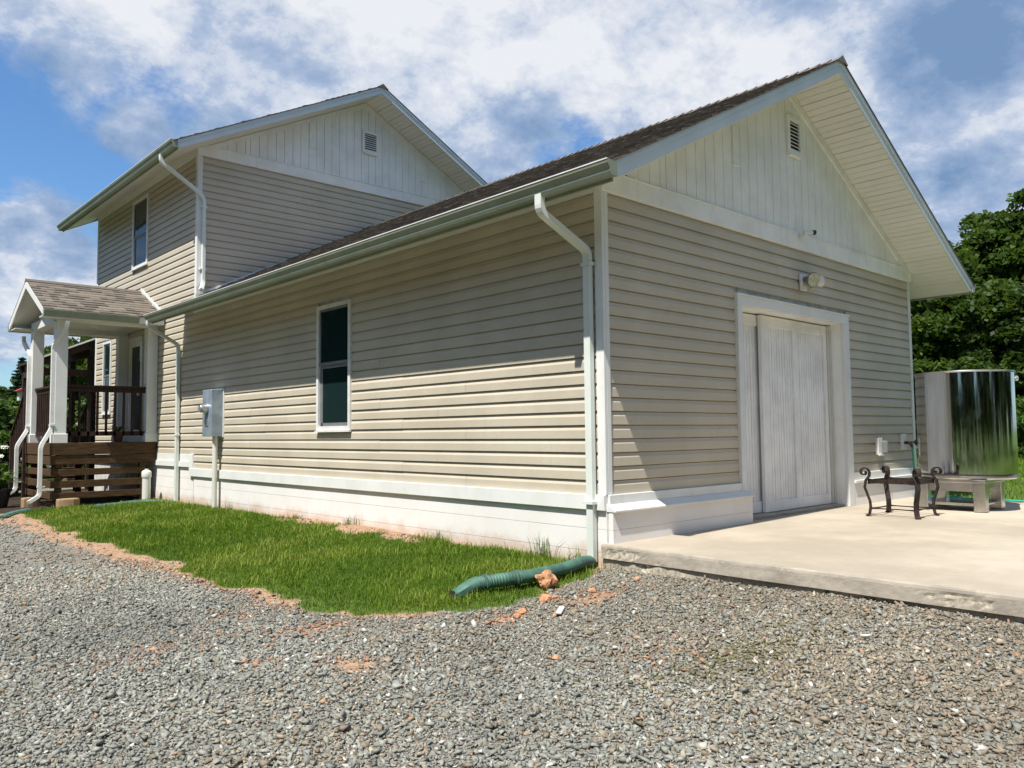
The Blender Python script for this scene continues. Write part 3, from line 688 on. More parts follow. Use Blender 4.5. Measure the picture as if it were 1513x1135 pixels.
# downspouts
DS = [(-.038, -.026), (.038, -.026), (.038, .026), (-.038, .026)]
def arc(pts, rad=.06, n=4):
    P = [Vector(p) for p in pts]; out = [P[0]]
    for i in range(1, len(P)-1):
        a = (P[i-1]-P[i]).normalized(); b = (P[i+1]-P[i]).normalized(); A = P[i]+a*rad; B = P[i]+b*rad
        for j in range(n+1):
            t_ = j/n; out.append(A*(1-t_)**2+P[i]*2*t_*(1-t_)+B*t_**2)
    out.append(P[-1]); return out
def downspout(pts, side, parent=None, straps=(), name='downspout', rad=.06, prof=DS, mat=None):
    d = MB().sweep(arc(pts, rad), prof, side); o = d.obj(name, mat or M['spout'], parent or house, smooth=False)
    for (sx, sy, sz, along) in straps:
        s = MB()
        if along == 'y': s.box(sx-.034, sx+.032, sy-.06, sy+.06, sz-.014, sz+.014)
        else: s.box(sx-.06, sx+.06, sy-.034, sy+.032, sz-.014, sz+.014)
        s.obj('strap', M['spout'], o)
    return o
downspout([(-.672, .125, 2.66), (-.672, .125, 2.50), (-.045, .14, 2.24), (-.045, .14, -.60)], (0, 1, 0), straps=[(-.045, .14, 2.12, 'y'), (-.062, .14, -.07, 'y')])
downspout([(-.672, 10.12, 2.66), (-.672, 10.12, 2.55), (-.045, 10.36, 2.27), (-.045, 10.36, -.64)], (0, 1, 0), straps=[(-.045, 10.36, .6, 'y')])
downspout([(-.672, 9.60, 5.56), (-.672, 9.60, 5.42), (-.03, 9.59, 5.02), (.10, 9.60, 4.90), (.10, 9.60, 3.34), (.02, 9.48, 3.20)], (0, 1, 0), rad=.07, straps=[(.10, 9.61, 4.75, 'x'), (.10, 9.61, 3.6, 'x')])
downspout([(RX+4.23, .3, 2.66), (RX+4.23, .3, 2.52), (GW+.05, .14, 2.32), (GW+.05, .14, -.5)], (0, 1, 0))
# windows on the x = 0 wall
def window(y0, y1, z0, z1, split=.52, base=0.):
    t_ = .055; w = MB(); xo = base-.022
    w.box(xo, .03, y0, y0+t_, z0, z1).box(xo, .03, y1-t_, y1, z0, z1).box(xo, .03, y0+t_, y1-t_, z1-t_, z1).box(xo, .03, y0+t_, y1-t_, z0, z0+t_)
    w = w.obj('window', M['frame'], house, bevel=.003)
    MB().box(xo-.02, .0, y0-.004, y1+.004, z0-.022, z0-.001).obj('sill', M['frame'], w)
    zm = z0+(z1-z0)*split; s = .035; a, b = y0+t_, y1-t_
    sa = MB(); sa.box(.0, .02, a, a+s, zm, z1-t_).box(.0, .02, b-s, b, zm, z1-t_).box(.0, .02, a+s, b-s, z1-t_-s, z1-t_).box(-.004, .02, a+s, b-s, zm-.01, zm+.035); sa.obj('sash', M['sash'], w)
    sb = MB(); sb.box(.012, .03, a, a+s*1.3, z0+t_, zm-.03).box(.012, .03, b-s*2, b, z0+t_, zm-.03).box(.012, .03, a+s, b-s, z0+t_, z0+t_+s*1.4).box(.008, .03, a+s, b-s, zm-.05, zm-.02); sb.obj('sash', M['sash'], w)
    MB().box(.006, .010, a+s, b-s, zm+.03, z1-t_-s).obj('pane', M['glass'], w); MB().box(.016, .020, a+s, b-s, z0+t_+s, zm-.04).obj('pane', M['glass'], w)
    # insect screen with slats of the blind behind
    return w
window(*WIN1); window(*WIN2, split=.47, base=.002); window(*WIN3, base=.002)
# glazed door on the porch
d = MB(); y0, y1, z0, z1 = DOORW
d.box(-.02, .03, y0, y0+.1, z0, z1).box(-.02, .03, y1-.1, y1, z0, z1).box(-.02, .03, y0+.1, y1-.1, z1-.1, z1)
d = d.obj('glazed_door', M['frame'], house, bevel=.003)
MB().box(.0, .03, y0+.1, y1-.1, z0, z0+.25).box(.0, .03, y0+.1, y0+.15, z0+.25, z1-.2).box(.0, .03, y1-.15, y1-.1, z0+.25, z1-.2).box(.0, .03, y0+.1, y1-.1, z1-.2, z1-.1).obj('door_leaf', M['frame'], d)
MB().box(.012, .02, y0+.15, y1-.15, z0+.25, z1-.2).obj('pane', M['glass'], d)
MB().box(-.05, .0, y0+.13, y0+.16, z0+.95, z0+1.05).obj('handle', M['chrome'], d)

# ------------------------------------------------------------------ front porch
porch = thing('front_porch', (-.9, 12.55, -.6), 'small white gabled porch with square columns on a dark stained slatted deck', 'porch')
PX = -1.70; PY0, PY1 = 11.66, 13.46; DK = .47; RDY = 12.62; PZ = 3.60; PSL = .5; EY0, EY1 = 11.22, 14.02; FXP = -2.08
def ptop(y): return PZ-PSL*abs(y-RDY)
col = []
for i, (x, y) in enumerate(((PX, PY0), (PX, PY1), (-.10, PY0), (-.10, PY1))):
    hw = .10
    c_ = MB().box(x-hw, x+hw, y-hw, y+hw, DK, 2.74).obj('column', M['trim'], porch, bevel=.006)
    MB().box(x-hw-.022, x+hw+.022, y-hw-.022, y+hw+.022, DK+.001, DK+.17).obj('column_base', M['trim'], c_, bevel=.006)
MB().box(-1.80, 0, PY0-.07, PY0+.07, 2.71, 2.86).box(-1.80, 0, PY1-.07, PY1+.07, 2.71, 2.86).box(-1.80, -1.62, PY0+.07, PY1-.07, 2.70, 2.86).obj('header_beam', M['trim'], porch, bevel=.004)
MB().box(-1.62, 0, PY0+.07, PY1-.07, 2.80, 2.83).obj('porch_ceiling', M['soffit'], porch)
MB().lathe((-.9, 12.5, 2.74), [(.02, 0), (.10, .01), (.13, .04), (.13, .06)], 20).obj('ceiling_lamp', M['frame'], porch, True)
pr = MB()
for sgn, ye in ((-1, EY0), (1, EY1)):
    ye2 = RDY+sgn*(RDY-EY0)
    pr.extr([(FXP, RDY, PZ-.02), (FXP, ye2, ptop(ye2)-.02), (FXP, ye2, ptop(ye2)-.045), (FXP, RDY, PZ-.045)], (-FXP-.002, 0, 0))
EY1 = 2*RDY-EY0
pr = pr.obj('roof', M['soffit'], porch)
for sgn in (-1, 1):
    ye = EY0 if sgn < 0 else EY1
    MB().extr([(FXP-.02, RDY, PZ-.03), (FXP-.02, ye, ptop(ye)-.03), (FXP-.02, ye, ptop(ye)-.15), (FXP-.02, RDY, PZ-.17)], (.022, 0, 0)).obj('rake_fascia', M['trim'], pr)
    MB().box(FXP, -.01, ye-.01, ye+.01, ptop(ye)-.16, ptop(ye)-.035).obj('eave_fascia', M['trim'], pr)
    # gable infill behind the rakes and soffit under the eave
    MB().box(FXP, 0, min(ye, PY0-.07 if sgn < 0 else PY1+.07), max(ye, PY0-.07 if sgn < 0 else PY1+.07), ptop(ye)-.155, ptop(ye)-.14).obj('eave_soffit', M['soffit'], pr)
MB().extr([(-1.70, PY0, 2.86), (-1.70, PY1+.0, 2.86), (-1.70, RDY, ptop(RDY)-.05)], (.05, 0, 0)).obj('gable_infill', M['gable'], pr)
# individual shingles of the near slope
sh_cols = []
ps = 1/math.sqrt(1+PSL**2); LL = (RDY-EY0+.04)/ps; ex = .14; nc = int(LL/ex)+1
pm = bpy.data.materials  # shingle shades come from the tint attribute
_shm = {}
def shingle_mesh(w, h, tt):
    k = (w, h, tt)
    if k not in _shm:
        mb = MB(); dn = Vector((0, -ps, -PSL*ps)); nr = Vector((0, -PSL*ps, ps)); up = -dn*ex*1.2
        a = Vector((0, 0, 0)); mb.add([a, a+Vector((w, 0, 0)), a+Vector((w, 0, 0))+nr*h, a+nr*h, up+Vector((w, 0, 0))+nr*.003, up+nr*.003, up+Vector((w, 0, 0)), up],
               [(0, 1, 2, 3), (3, 2, 4, 5), (0, 3, 5, 7), (1, 6, 4, 2), (7, 5, 4, 6), (0, 7, 6, 1)], tt)
        _shm[k] = mb.mesh('shingle', M['shingle'], attr='tint')
    return _shm[k]
for k in range(nc):
    l0 = LL-k*ex
    if l0 < .02: continue
    x = FXP-.02; dn = Vector((0, -ps, -PSL*ps)); org = Vector((0, RDY, PZ-.02))+dn*l0
    while x < -.03:
        w = random.choice((.12, .16, .2, .24)); w = min(w, -.01-x); h, tt = random.choice(((.010, .85), (.010, .7), (.018, .12), (.018, .3), (.012, .55), (.018, .5)))
        w = round(w, 3)
        if w > .01: link('shingle', shingle_mesh(w, h, tt), pr, (x, org.y, org.z))
        x += w+.003
o = MB().extr([(FXP-.02, RDY, PZ), (FXP-.02, EY1+.04, ptop(EY1+.04)), (FXP-.02, EY1+.04, ptop(EY1+.04)-.02), (FXP-.02, RDY, PZ-.02)], (-FXP, 0, 0)).obj('shingle_sheet', M['shingle'], pr)
MB().extr([(FXP-.025, RDY-.10, PZ-.05), (FXP-.025, RDY, PZ+.012), (FXP-.025, RDY+.10, PZ-.05)], (-FXP, 0, 0), .3).obj('ridge_cap', M['shingle'], pr, attr='tint')
MB().extr([(-.012, RDY, PZ+.07), (-.012, EY0-.03, ptop(EY0-.03)+.07), (-.012, EY0-.03, ptop(EY0-.03)-.0), (-.012, RDY, PZ-.0)], (.012, 0, 0)).obj('flashing', M['trim'], pr)
def pgutter(y, sgn):
    z = ptop(y)-.165; g = MB(); prof = [(a*.8, b) for a, b in GPROF]
    g.extr([(FXP-.02, y+(-sgn)*a*1, z+b) if sgn > 0 else (FXP-.02, y+a, z+b) for a, b in prof], (-FXP-.04 if sgn > 0 else 1.60, 0, 0))
    for xx in (FXP-.024, -.058 if sgn > 0 else FXP+1.581): g.extr([(xx, y+(-sgn)*a if sgn > 0 else y+a, z+b) for a, b in prof[:7]]+[(xx, y, z+.118)], (.003, 0, 0))
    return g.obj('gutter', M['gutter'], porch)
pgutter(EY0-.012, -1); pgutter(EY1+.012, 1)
DP = [(-.036, -.03), (.036, -.03), (.036, .03), (-.036, .03)]
xd = PX-.10-.032
downspout([(PX-.02, EY0-.055, 2.66), (PX-.02, EY0-.055, 2.58), (xd, PY0-.055, 2.25), (xd, PY0-.055, .74), (xd-.19, PY0-.16, .42), (xd-.19, PY0-.16, -.46), (xd-.38, PY0-.28, -.56)], (0, 1, 0), porch, straps=[(xd, PY0-.055, .80, 'y'), (xd-.17, PY0-.16, -.30, 'x')], prof=DP, mat=M['frame'], rad=.07)
downspout([(PX-.12, EY1+.055, 2.66), (PX-.12, EY1+.055, 2.55), (xd, PY1+.02, 2.25), (xd, PY1+.02, .74), (xd-.2, PY1-.1, .42), (xd-.2, PY1-.1, -.42), (xd-.38, PY1-.22, -.53)], (0, 1, 0), porch, straps=[(xd, PY1+.02, .80, 'y'), (xd-.17, PY1-.1, -.28, 'x')], prof=DP, mat=M['frame'], rad=.07)
# deck: boards, rim, slatted skirting
dx0, dx1, dy0, dy1 = -1.82, -.02, PY0-.10, PY1+.12
dm = MB().box(0, .138, 0, dy1-dy0-.02, 0, .03).mesh('deck_board', M['deck'])
deck = MB().box(dx0+.06, dx1-.02, dy0+.06, dy1-.05, DK-.20, DK-.034).obj('deck_frame', M['deck'], porch)
x = dx0+.01
while x < dx1-.1: link('deck_board', dm, deck, (x, dy0+.01, DK-.031)); x += .1425
def board(x0, x1, y0, y1, z0, z1, nm='skirting_slat'): return MB().box(x0, x1, y0, y1, z0, z1).obj(nm, M['deck'], porch, bevel=.004)
for (za, zb, off) in ((DK-.215, DK-.0, .0), (DK-.39, DK-.222, .012), (-.125, -.005, .02), (-.345, -.215, .02), (-.545, -.43, .02)):
    board(dx0+off, dx1-.0-(.2 if zb < 0 else 0), dy0+off-.03, dy0+off, za, zb, 'rim_board' if zb > 0 else 'skirting_slat')
    board(dx0-.03+off, dx0+off, dy0-.03+off, dy1, za, zb, 'rim_board' if zb > 0 else 'skirting_slat')
for (x, y) in ((dx0+.12, dy0+.07), (dx0+.12, dy1-.1), (-.25, dy0+.07), (-.9, dy1-.1)): MB().box(x-.05, x+.05, y-.05, y+.05, -.66, DK-.2).obj('deck_post', M['deck'], porch)
def railing(a, b, n, top=1.06, name='railing'):
    a = Vector(a); b = Vector(b); R_ = MB().bar(a+Vector((0, 0, top)), b+Vector((0, 0, top)), .10, .038).bar(a+Vector((0, 0, top-.062)), b+Vector((0, 0, top-.062)), .038, .085).obj(name, M['rail'], porch)
    MB().bar(a+Vector((0, 0, .17)), b+Vector((0, 0, .17)), .038, .085).obj('bottom_rail', M['rail'], R_)
    for i in range(n):
        t_ = (i+.5)/n; p_ = a.lerp(b, t_); MB().box(p_.x-.019, p_.x+.019, p_.y-.019, p_.y+.019, p_.z+.13, p_.z+top-.1).obj('baluster', M['rail'], R_)
railing((PX+.10, PY0+.0, DK), (-.20, PY0+.0, DK), 9)
railing((PX, PY0+.10, DK), (PX, PY1-.10, DK), 11)
# stairs on the far side
for xs, nm in ((PX-.14, 'stair_rail'), (-.62, 'stair_rail')):
    a = Vector((xs, PY1+.12, DK)); b = Vector((xs, PY1+1.3, -.42)); R_ = MB()
    R_.bar(a+Vector((0, 0, 1.06)), b+Vector((0, 0, 1.06)), .09, .04).bar(a+Vector((0, 0, .12)), b+Vector((0, 0, .12)), .04, .09); R_.box(xs-.045, xs+.045, b.y-.045, b.y+.045, -.6, b.z+1.1).box(xs-.045, xs+.045, a.y-.045, a.y+.045, -.6, a.z+1.1)
    R_ = R_.obj(nm, M['rail'], porch)
    for i in range(8):
        p_ = a.lerp(b, (i+.5)/8); MB().box(p_.x-.019, p_.x+.019, p_.y-.019, p_.y+.019, p_.z+.08, p_.z+1.05).obj('baluster', M['rail'], R_)
for i in range(5):
    z = DK-.18*(i+1); y = PY1+.12+.25*i; MB().box(PX-.05, -.6, y, y+.27, z-.04, z).obj('stair_tread', M['deck'], porch)

# ------------------------------------------------------------------ fittings on the house
em = thing('electric_meter', (0, 8.58, .56), 'grey electric meter cabinet with a round glass meter and conduit on the long side wall', 'electric meter')
MB().box(-.012, .012, 8.36, 8.80, .55, 1.375).obj('back_plate', M['frame'], em)
MB().box(-.205, -.012, 8.39, 8.77, .565, 1.35).obj('cabinet', M['box'], em, bevel=.008)
mm = MB(); kk = 24
for j, (xx, rr) in enumerate(((-.205, .085), (-.235, .085), (-.24, .075), (-.31, .07), (-.33, .06), (-.332, .0001))):
    for i in range(kk): mm.v.append((xx, 8.58+rr*math.cos(2*math.pi*i/kk), 1.03+rr*math.sin(2*math.pi*i/kk))); mm.c.append(0)
for j in range(5):
    for i in range(kk): mm.f.append((j*kk+i, j*kk+(i+1) % kk, (j+1)*kk+(i+1) % kk, (j+1)*kk+i))
mm.obj('meter', M['chrome'], em, True)
MB().tube([(-.10, 8.48, .57), (-.10, 8.48, -.62)], .042, 14).obj('conduit', M['pvc'], em, True)
MB().box(-.215, -.2, 8.52, 8.64, .74, .86).obj('cover_plate', M['chrome'], em)

fl = thing('floodlight', (3.74, -.03, 2.33), 'twin head floodlight with a round yellowed lens above the sliding door', 'floodlight')
MB().box(3.67, 3.81, -.035, -.005, 2.28, 2.49).obj('wall_plate', M['frame'], fl, bevel=.006)
MB().tube([(3.76, -.05, 2.36), (3.76, -.11, 2.33), (3.76, -.13, 2.30)], .03, 12).obj('sensor', M['lens'], fl, True)
def cone(p, d, r0, r1, L, nm, mat, lens=True):
    d = Vector(d).normalized(); p = Vector(p); c = MB().tube([p, p+d*L*.25, p+d*L*.5, p+d*L], 1, 20, rads=[r0, r0*1.1, r0*1.5, r1]).obj(nm, mat, fl, True)
    if lens: MB().tube([p+d*(L+.001), p+d*(L+.006)], r1*.9, 20).obj('lens', M['lens'], c)
cone((3.74, -.05, 2.42), (-.35, -1, -.25), .035, .095, .14, 'lamp_head', M['sash']); cone((3.84, -.05, 2.40), (1, -.5, .12), .03, .075, .17, 'lamp_head', M['frame'])
sc = thing('security_camera', (3.70, -.02, 2.93), 'small grey security camera on the white board below the gable vent', 'camera')
MB().tube([(3.66, -.022, 2.93), (3.66, -.06, 2.93), (3.70, -.10, 2.97)], .018, 10).obj('bracket', M['frame'], sc, True)
MB().tube([(3.66, -.09, 2.985), (3.77, -.15, 2.99)], .027, 14).obj('camera_body', M['frame'], sc, True)
MB().tube([(3.765, -.147, 2.99), (3.80, -.166, 2.992)], .031, 12).obj('lens', M['black'], sc)
ob = thing('outdoor_outlet', (5.79, -.01, .33), 'outdoor power socket with flipped up grey cover, left of the hose tap', 'power outlet')
MB().box(5.70, 5.83, -.04, .01, .215, .45).obj('outlet_box', M['frame'], ob, bevel=.006)
MB().box(5.79, 5.815, -.12, -.04, .24, .41).obj('cover', M['sash'], ob, bevel=.01)
MB().box(5.69, 5.86, -.06, -.04, .205, .225).obj('lip', M['frame'], ob)
sp = thing('hose_tap', (6.62, -.01, .36), 'white plate with a dark garden tap near the right corner of the door wall', 'tap')
MB().box(6.55, 6.69, -.03, .01, .27, .50).obj('tap_plate', M['frame'], sp, bevel=.006)
MB().tube([(6.62, -.02, .37), (6.62, -.11, .37), (6.62, -.13, .31)], .022, 10).obj('tap_body', M['iron'], sp, True)
MB().tube([(6.62, -.10, .38), (6.72, -.16, .375)], .012, 8).obj('tap_stem', M['iron'], sp)
MB().tube([(6.71, -.155, .375), (6.745, -.175, .375)], .042, 14).obj('tap_handle', M['black'], sp, True)
hp = [(6.62, -.13, .32), (6.62, -.135, .2), (6.64, -.14, -.05), (6.66, -.15, -.3), (6.68, -.18, -.39), (6.72, -.25, -.412)]
hz = -.412
h = [Vector(p) for p in hp]
for i in range(70):
    a = i*.32; rr = 1+.08*math.sin(i*1.7); h.append(Vector((6.72+.02*math.cos(i)-.28+.30*math.cos(a-.0)*rr*1., -.55+.25*math.sin(a)*rr, hz+.012*(i//20)+.003*math.sin(i))))
h += [Vector((6.80, -.9, hz)), Vector((6.83, -1.2, hz)), Vector((6.90, -1.6, hz-.01)), Vector((6.98, -2.2, hz-.03)), Vector((7.02, -3, hz-.03)), Vector((7.2, -4, hz-.04))]
hose = MB().tube(h, .013, 7).obj('garden_hose', M['hose'], None, True)
props(hose, 'bright green garden hose coiled behind the steel table', 'hose')
hose.data.materials.append(M['hose_dark'])
for p_ in hose.data.polygons:
    if p_.center.z > -.38: p_.material_index = 1

# ------------------------------------------------------------------ iron stand, steel table and tank
st = thing('plant_stand', (4.06, -.97, SLABZ), 'dark wrought iron table base with four scrolled legs on the patio', 'iron stand')
cxs, cys = 4.06, -.97; hd = .37; H = .50
def leg_path():
    P = [(.035, .004), (.018, .012), (-.0, .03), (-.015, .10), (-.01, .17), (.02, .26), (.045, .33), (.03, .41), (-.01, .46), (-.015, .50)]
    a = [(hd+.0+o_, z) for o_, z in P]
    cx_, cz_, R0 = hd+.045, .505, .058
    for i in range(15):
        th = math.pi-i*math.radians(28); rr = R0*(1-i/20.); a.append((cx_+rr*math.cos(th), cz_+rr*math.sin(th)))
    return a
lp = leg_path(); foot = [(.005+x_-.0, z_) for x_, z_ in lp]
for k, (dx, dy) in enumerate(((-1, 1), (1, 1), (1, -1), (-1, -1))):
    dv = Vector((dx, dy, 0)).normalized(); sd = Vector((-dv.y, dv.x, 0))
    path = [Vector((cxs, cys, SLABZ))+dv*a+Vector((0, 0, z)) for a, z in lp]
    mb = MB(); w, th = .028, .006
    n = len(path); prev = None
    for i in range(n):
        t_ = (path[min(i+1, n-1)]-path[max(i-1, 0)]).normalized(); nr = sd.cross(t_).normalized()
        for aa, bb in ((-w, -th), (w, -th), (w, th), (-w, th)): mb.v.append(tuple(path[i]+sd*aa+nr*bb)); mb.c.append(0)
    for i in range(n-1):
        for q in range(4): mb.f.append((i*4+q, i*4+(q+1) % 4, (i+1)*4+(q+1) % 4, (i+1)*4+q))
    mb.f += [(0, 1, 2, 3), tuple((n-1)*4+q for q in range(4))]
    mb.obj('leg', M['iron'], st)
def ring(rad, z, w, hh, nm, bow=0.):
    mb = MB(); pts = []
    for k in range(4):
        a0 = math.radians(45+90*k); a1 = a0+math.pi/2
        p0 = Vector((math.cos(a0), math.sin(a0), 0))*rad; p1 = Vector((math.cos(a1), math.sin(a1), 0))*rad
        for j in range(6):
            q = p0.lerp(p1, j/6); q = q*(1+bow*math.sin(math.pi*j/6)); pts.append((cxs+q.x, cys+q.y, SLABZ+z))
    mb.sweep(pts, [(-hh, -w), (hh, -w), (hh, w), (-hh, w)], None, True); return mb.obj(nm, M['iron'], st)
ring(hd+.0, .40, .006, .022, 'top_rail'); ring(hd-.01, .09, .008, .006, 'stretcher', -.12)

tb = thing('steel_table', (5.33, -1.15, SLABZ), 'low stainless steel work table with square legs under the big tank', 'table')
tx0, tx1, ty0, ty1 = 5.0, 5.70, -1.54, -.80
for x, y in ((tx0+.05, ty0+.05), (tx1-.05, ty0+.05), (tx1-.05, ty1-.05), (tx0+.05, ty1-.05)):
    MB().box(x-.065, x+.065, y-.065, y+.065, SLABZ+.005, -.085).obj('leg', M['brushed'], tb, bevel=.008)
MB().box(tx0-.035, tx1+.16, ty0-.03, ty1+.10, -.083, -.045).obj('table_top', M['brushed'], tb, bevel=.006)
MB().box(tx0+.1, tx1-.1, ty0+.02, ty0+.035, -.15, -.084).box(tx0+.02, tx0+.035, ty0+.1, ty1-.1, -.19, -.084).box(tx1-.035, tx1-.02, ty0+.1, ty1-.1, -.17, -.084).obj('apron', M['brushed'], tb)
MB().box(tx0+.03, tx1-.03, ty0+.03, ty1-.03, SLABZ+.07, SLABZ+.10).obj('lower_shelf', M['brushed'], tb, bevel=.005)
TC = (5.46, -1.225, .03)
tk = thing('steel_tank', (5.46, -1.225, -.04), 'tall mirror polished stainless steel drum standing on the low table', 'tank')
R_ = .545
MB().lathe(TC, [(.0, -.01), (R_, -.01), (R_, .4), (R_, .8), (R_, 1.22), (R_-.02, 1.22), (R_-.02, .4), (0, .4)], 128).obj('tank_body', M['steel'], tk, True)
MB().lathe(TC, [(R_-.03, 1.215), (R_+.010, 1.215), (R_+.014, 1.226), (R_+.010, 1.238), (R_-.03, 1.238)], 96).obj('rim', M['brushed'], tk, True)
MB().lathe((TC[0], TC[1], -.044), [(.0, 0), (R_-.02, .0), (R_+.004, .02), (R_+.004, .034), (R_-.03, .062), (.0, .064)], 96).obj('base_plate', M['brushed'], tk, True)
pd = Vector((.73, -.68, 0)); q0 = Vector((TC[0], TC[1], 1.19))+pd*R_*1.0
MB().tube([q0-pd*.04, q0+pd*.10], .022, 12).tube([q0+pd*.06+Vector((0, 0, -.03)), q0+pd*.06+Vector((0, 0, .055))], .016, 10).tube([q0+pd*.10, q0+pd*.13], .034, 12).obj('outlet_valve', M['chrome'], tk, True)

# ------------------------------------------------------------------ things on the ground by the house
def gz(x, y): return float(ground_z(np.array([x]), np.array([y]))[0])
gp = thing('drain_pipe', (-1.0, -.1, -.66), 'green corrugated drain pipe leading from the corner downspout across the grass', 'drain pipe')
ctrl = [(-.06, .13, gz(0, .1)+.05), (-.3, .02, gz(-.3, 0)+.075), (-.62, -.06, gz(-.6, 0)+.075), (-.98, -.08, gz(-1, 0)+.08), (-1.22, -.05, gz(-1.2, 0)+.085), (-1.42, .0, gz(-1.4, 0)+.085), (-1.56, .02, gz(-1.5, 0)+.075), (-1.72, .05, gz(-1.7, 0)+.05)]
def spline(P, n=12):
    P = [Vector(p) for p in P]; out = []
    for i in range(len(P)-1):
        p0 = P[max(i-1, 0)]; p1 = P[i]; p2 = P[i+1]; p3 = P[min(i+2, len(P)-1)]
        for j in range(n):
            t_ = j/n; out.append(.5*((2*p1)+(-p0+p2)*t_+(2*p0-5*p1+4*p2-p3)*t_*t_+(-p0+3*p1-3*p2+p3)*t_**3))
    out.append(P[-1]); return out
sp_ = spline(ctrl, 16); body = sp_[:len(sp_)-18]
rads = [.049+(.005 if i % 2 else 0)+(.010 if 58 < i < 62 or 80 < i < 84 else 0)-(.01 if i < 6 else 0) for i in range(len(body))]
MB().tube(body, 1, 16, rads=rads).obj('corrugated_pipe', M['pipe_green'], gp, True)
e0 = sp_[len(sp_)-22]; e1 = sp_[-1]; dv = (e1-e0).normalized(); up_ = Vector((0, 0, 1)); sd = dv.cross(up_).normalized()
mb = MB(); k = 12
for s_, (hw, hh, po) in enumerate(((.060, .060, 0), (.060, .058, .0), (.052, .046, -.01), (.050, .034, -.02), (.050, .032, -.022))):
    c_ = e0.lerp(e1, (0, .25, .55, .85, 1)[s_])+Vector((0, 0, po))
    for i in range(k):
        th = 2*math.pi*i/k; ca, sa_ = math.cos(th), math.sin(th); sq = 1 if s_ < 2 else 1/max(abs(ca), abs(sa_))
        mb.v.append(tuple(c_+sd*ca*hw*sq+Vector((0, 0, 1))*sa_*hh*sq)); mb.c.append(0)
for s_ in range(4):
    for i in range(k): mb.f.append((s_*k+i, s_*k+(i+1) % k, (s_+1)*k+(i+1) % k, (s_+1)*k+i))
mb.obj('outlet_adapter', M['pipe_green'], gp, True); 
MB().box(e1.x-.0, e1.x+.02, e1.y-.045, e1.y+.045, e1.z-.052, e1.z+.008).obj('pipe_mouth', M['dark'], gp)
def rock(x, y, z, sx, sy, sz, mat, name, seed=0, sub=3):
    bm = bmesh.new(); bmesh.ops.create_icosphere(bm, subdivisions=sub, radius=1)
    for v in bm.verts:
        n_ = mnoise.noise(v.co*1.3+Vector((seed, 0, 0)))*.45+mnoise.noise(v.co*3.1+Vector((seed, 5, 0)))*.22+.08*mnoise.noise(v.co*8)
        v.co *= 1+n_; v.co = Vector((v.co.x*sx, v.co.y*sy, v.co.z*sz))
    me = bpy.data.meshes.new(name); bm.to_mesh(me); bm.free(); me.materials.append(mat); return link(name, me, None, (x, y, z))
props(rock(-.97, -.20, gz(-1, -.2)+.075, .085, .07, .07, M['clay'], 'rock', 3), 'jagged orange clay rock resting against the green drain pipe', 'rock')
for i, (x, y, s_) in enumerate(((-1.28, -.50, .05), (-1.22, -.53, .035), (-.90, -.62, .03), (-1.62, -.60, .035), (-1.72, -.66, .03), (-2.2, -1.5, .022), (-.35, -.62, .03))):
    lab = ['pinkish clay clod at the grass edge, larger of a touching pair', 'smaller pinkish clay clod touching a larger one at the grass edge', 'lone small clay clod on red soil right of the clod pair', 'clay clod at the tip of the grass, nearer the drain pipe', 'outermost clay clod at the tip of the grass patch', 'small orange stone alone on the grey gravel', 'pale brown clod below the broken slab corner'][i]
    props(rock(x, y, gz(x, y)+s_*.4, s_*1.2, s_, s_*.7, M['clay'], 'clay_clod', i+9, 2), lab, 'clod', 'clay clods on the gravel')
sx_, sy_ = -1.50, -.86
sk = MB().box(-.085, .085, -.02, .02, -.006, .006).obj('wood_scrap', M['scrap'], None, bevel=.003); sk.location = (sx_, sy_, gz(sx_, sy_)+.03); sk.rotation_euler = (.06, -.05, .62)
props(sk, 'thin grey splinter of board lying on the gravel', 'wood scrap')
cp = thing('cleanout_pipe', (-.28, 11.2, -.62), 'upright white capped plumbing pipe in the grass before the deck', 'pipe')
MB().tube([(-.28, 11.25, -.66), (-.28, 11.25, -.16)], .075, 20).obj('pipe', M['pvc'], cp, True)
MB().lathe((-.28, 11.25, -.20), [(.085, 0), (.088, .02), (.088, .10), (.07, .125), (.035, .14), (.035, .16), (.0001, .162)], 20).obj('cap', M['pvc'], cp, True)
def wlog(x, y, w, d_, h, rot, label):
    mb = MB(); k = 14
    for z in (0, h*.9, h):
        for i in range(k):
            th = 2*math.pi*i/k; rr = (1+.08*math.sin(3*th+x))*(1 if z < h else .96); mb.v.append((w*rr*math.cos(th), d_*rr*math.sin(th), z)); mb.c.append(0)
    for s_ in range(2):
        for i in range(k): mb.f.append((s_*k+i, s_*k+(i+1) % k, (s_+1)*k+(i+1) % k, (s_+1)*k+i))
    mb.f.append(tuple(range(2*k, 3*k))); o = mb.obj('log_section', M['log'], None); o.location = (x, y, gz(x, y)-.01); o.rotation_euler[2] = rot
    return props(o, label, 'log', 'sawn log sections at the porch deck')
wlog(-1.62, 11.22, .19, .12, .17, .1, 'sawn log section in front of the deck between spout and slats')
wlog(-1.98, 12.35, .17, .12, .18, .4, 'sawn log section half hidden between the two white spouts')
def splash(pts, w, label, mat='pipe_green'):
    pts = [(x, y, gz(x, y)+.03) for x, y in pts]
    o = MB().sweep(spline(pts, 5), [(-.012, -w), (.018, -w*.7), (.026, 0), (.018, w*.7), (-.012, w)], None).obj('flat_drain_pipe', M[mat], None, True); return props(o, label, 'drain pipe', 'flat green drain pipes')
splash([(-2.22, 11.35), (-2.5, 11.1), (-2.75, 10.6)], .07, 'flattened green drain sleeve below the nearer porch spout')
splash([(-2.33, 12.95), (-2.7, 12.7), (-3.1, 12.3)], .05, 'thin green drain sleeve below the farther porch spout')
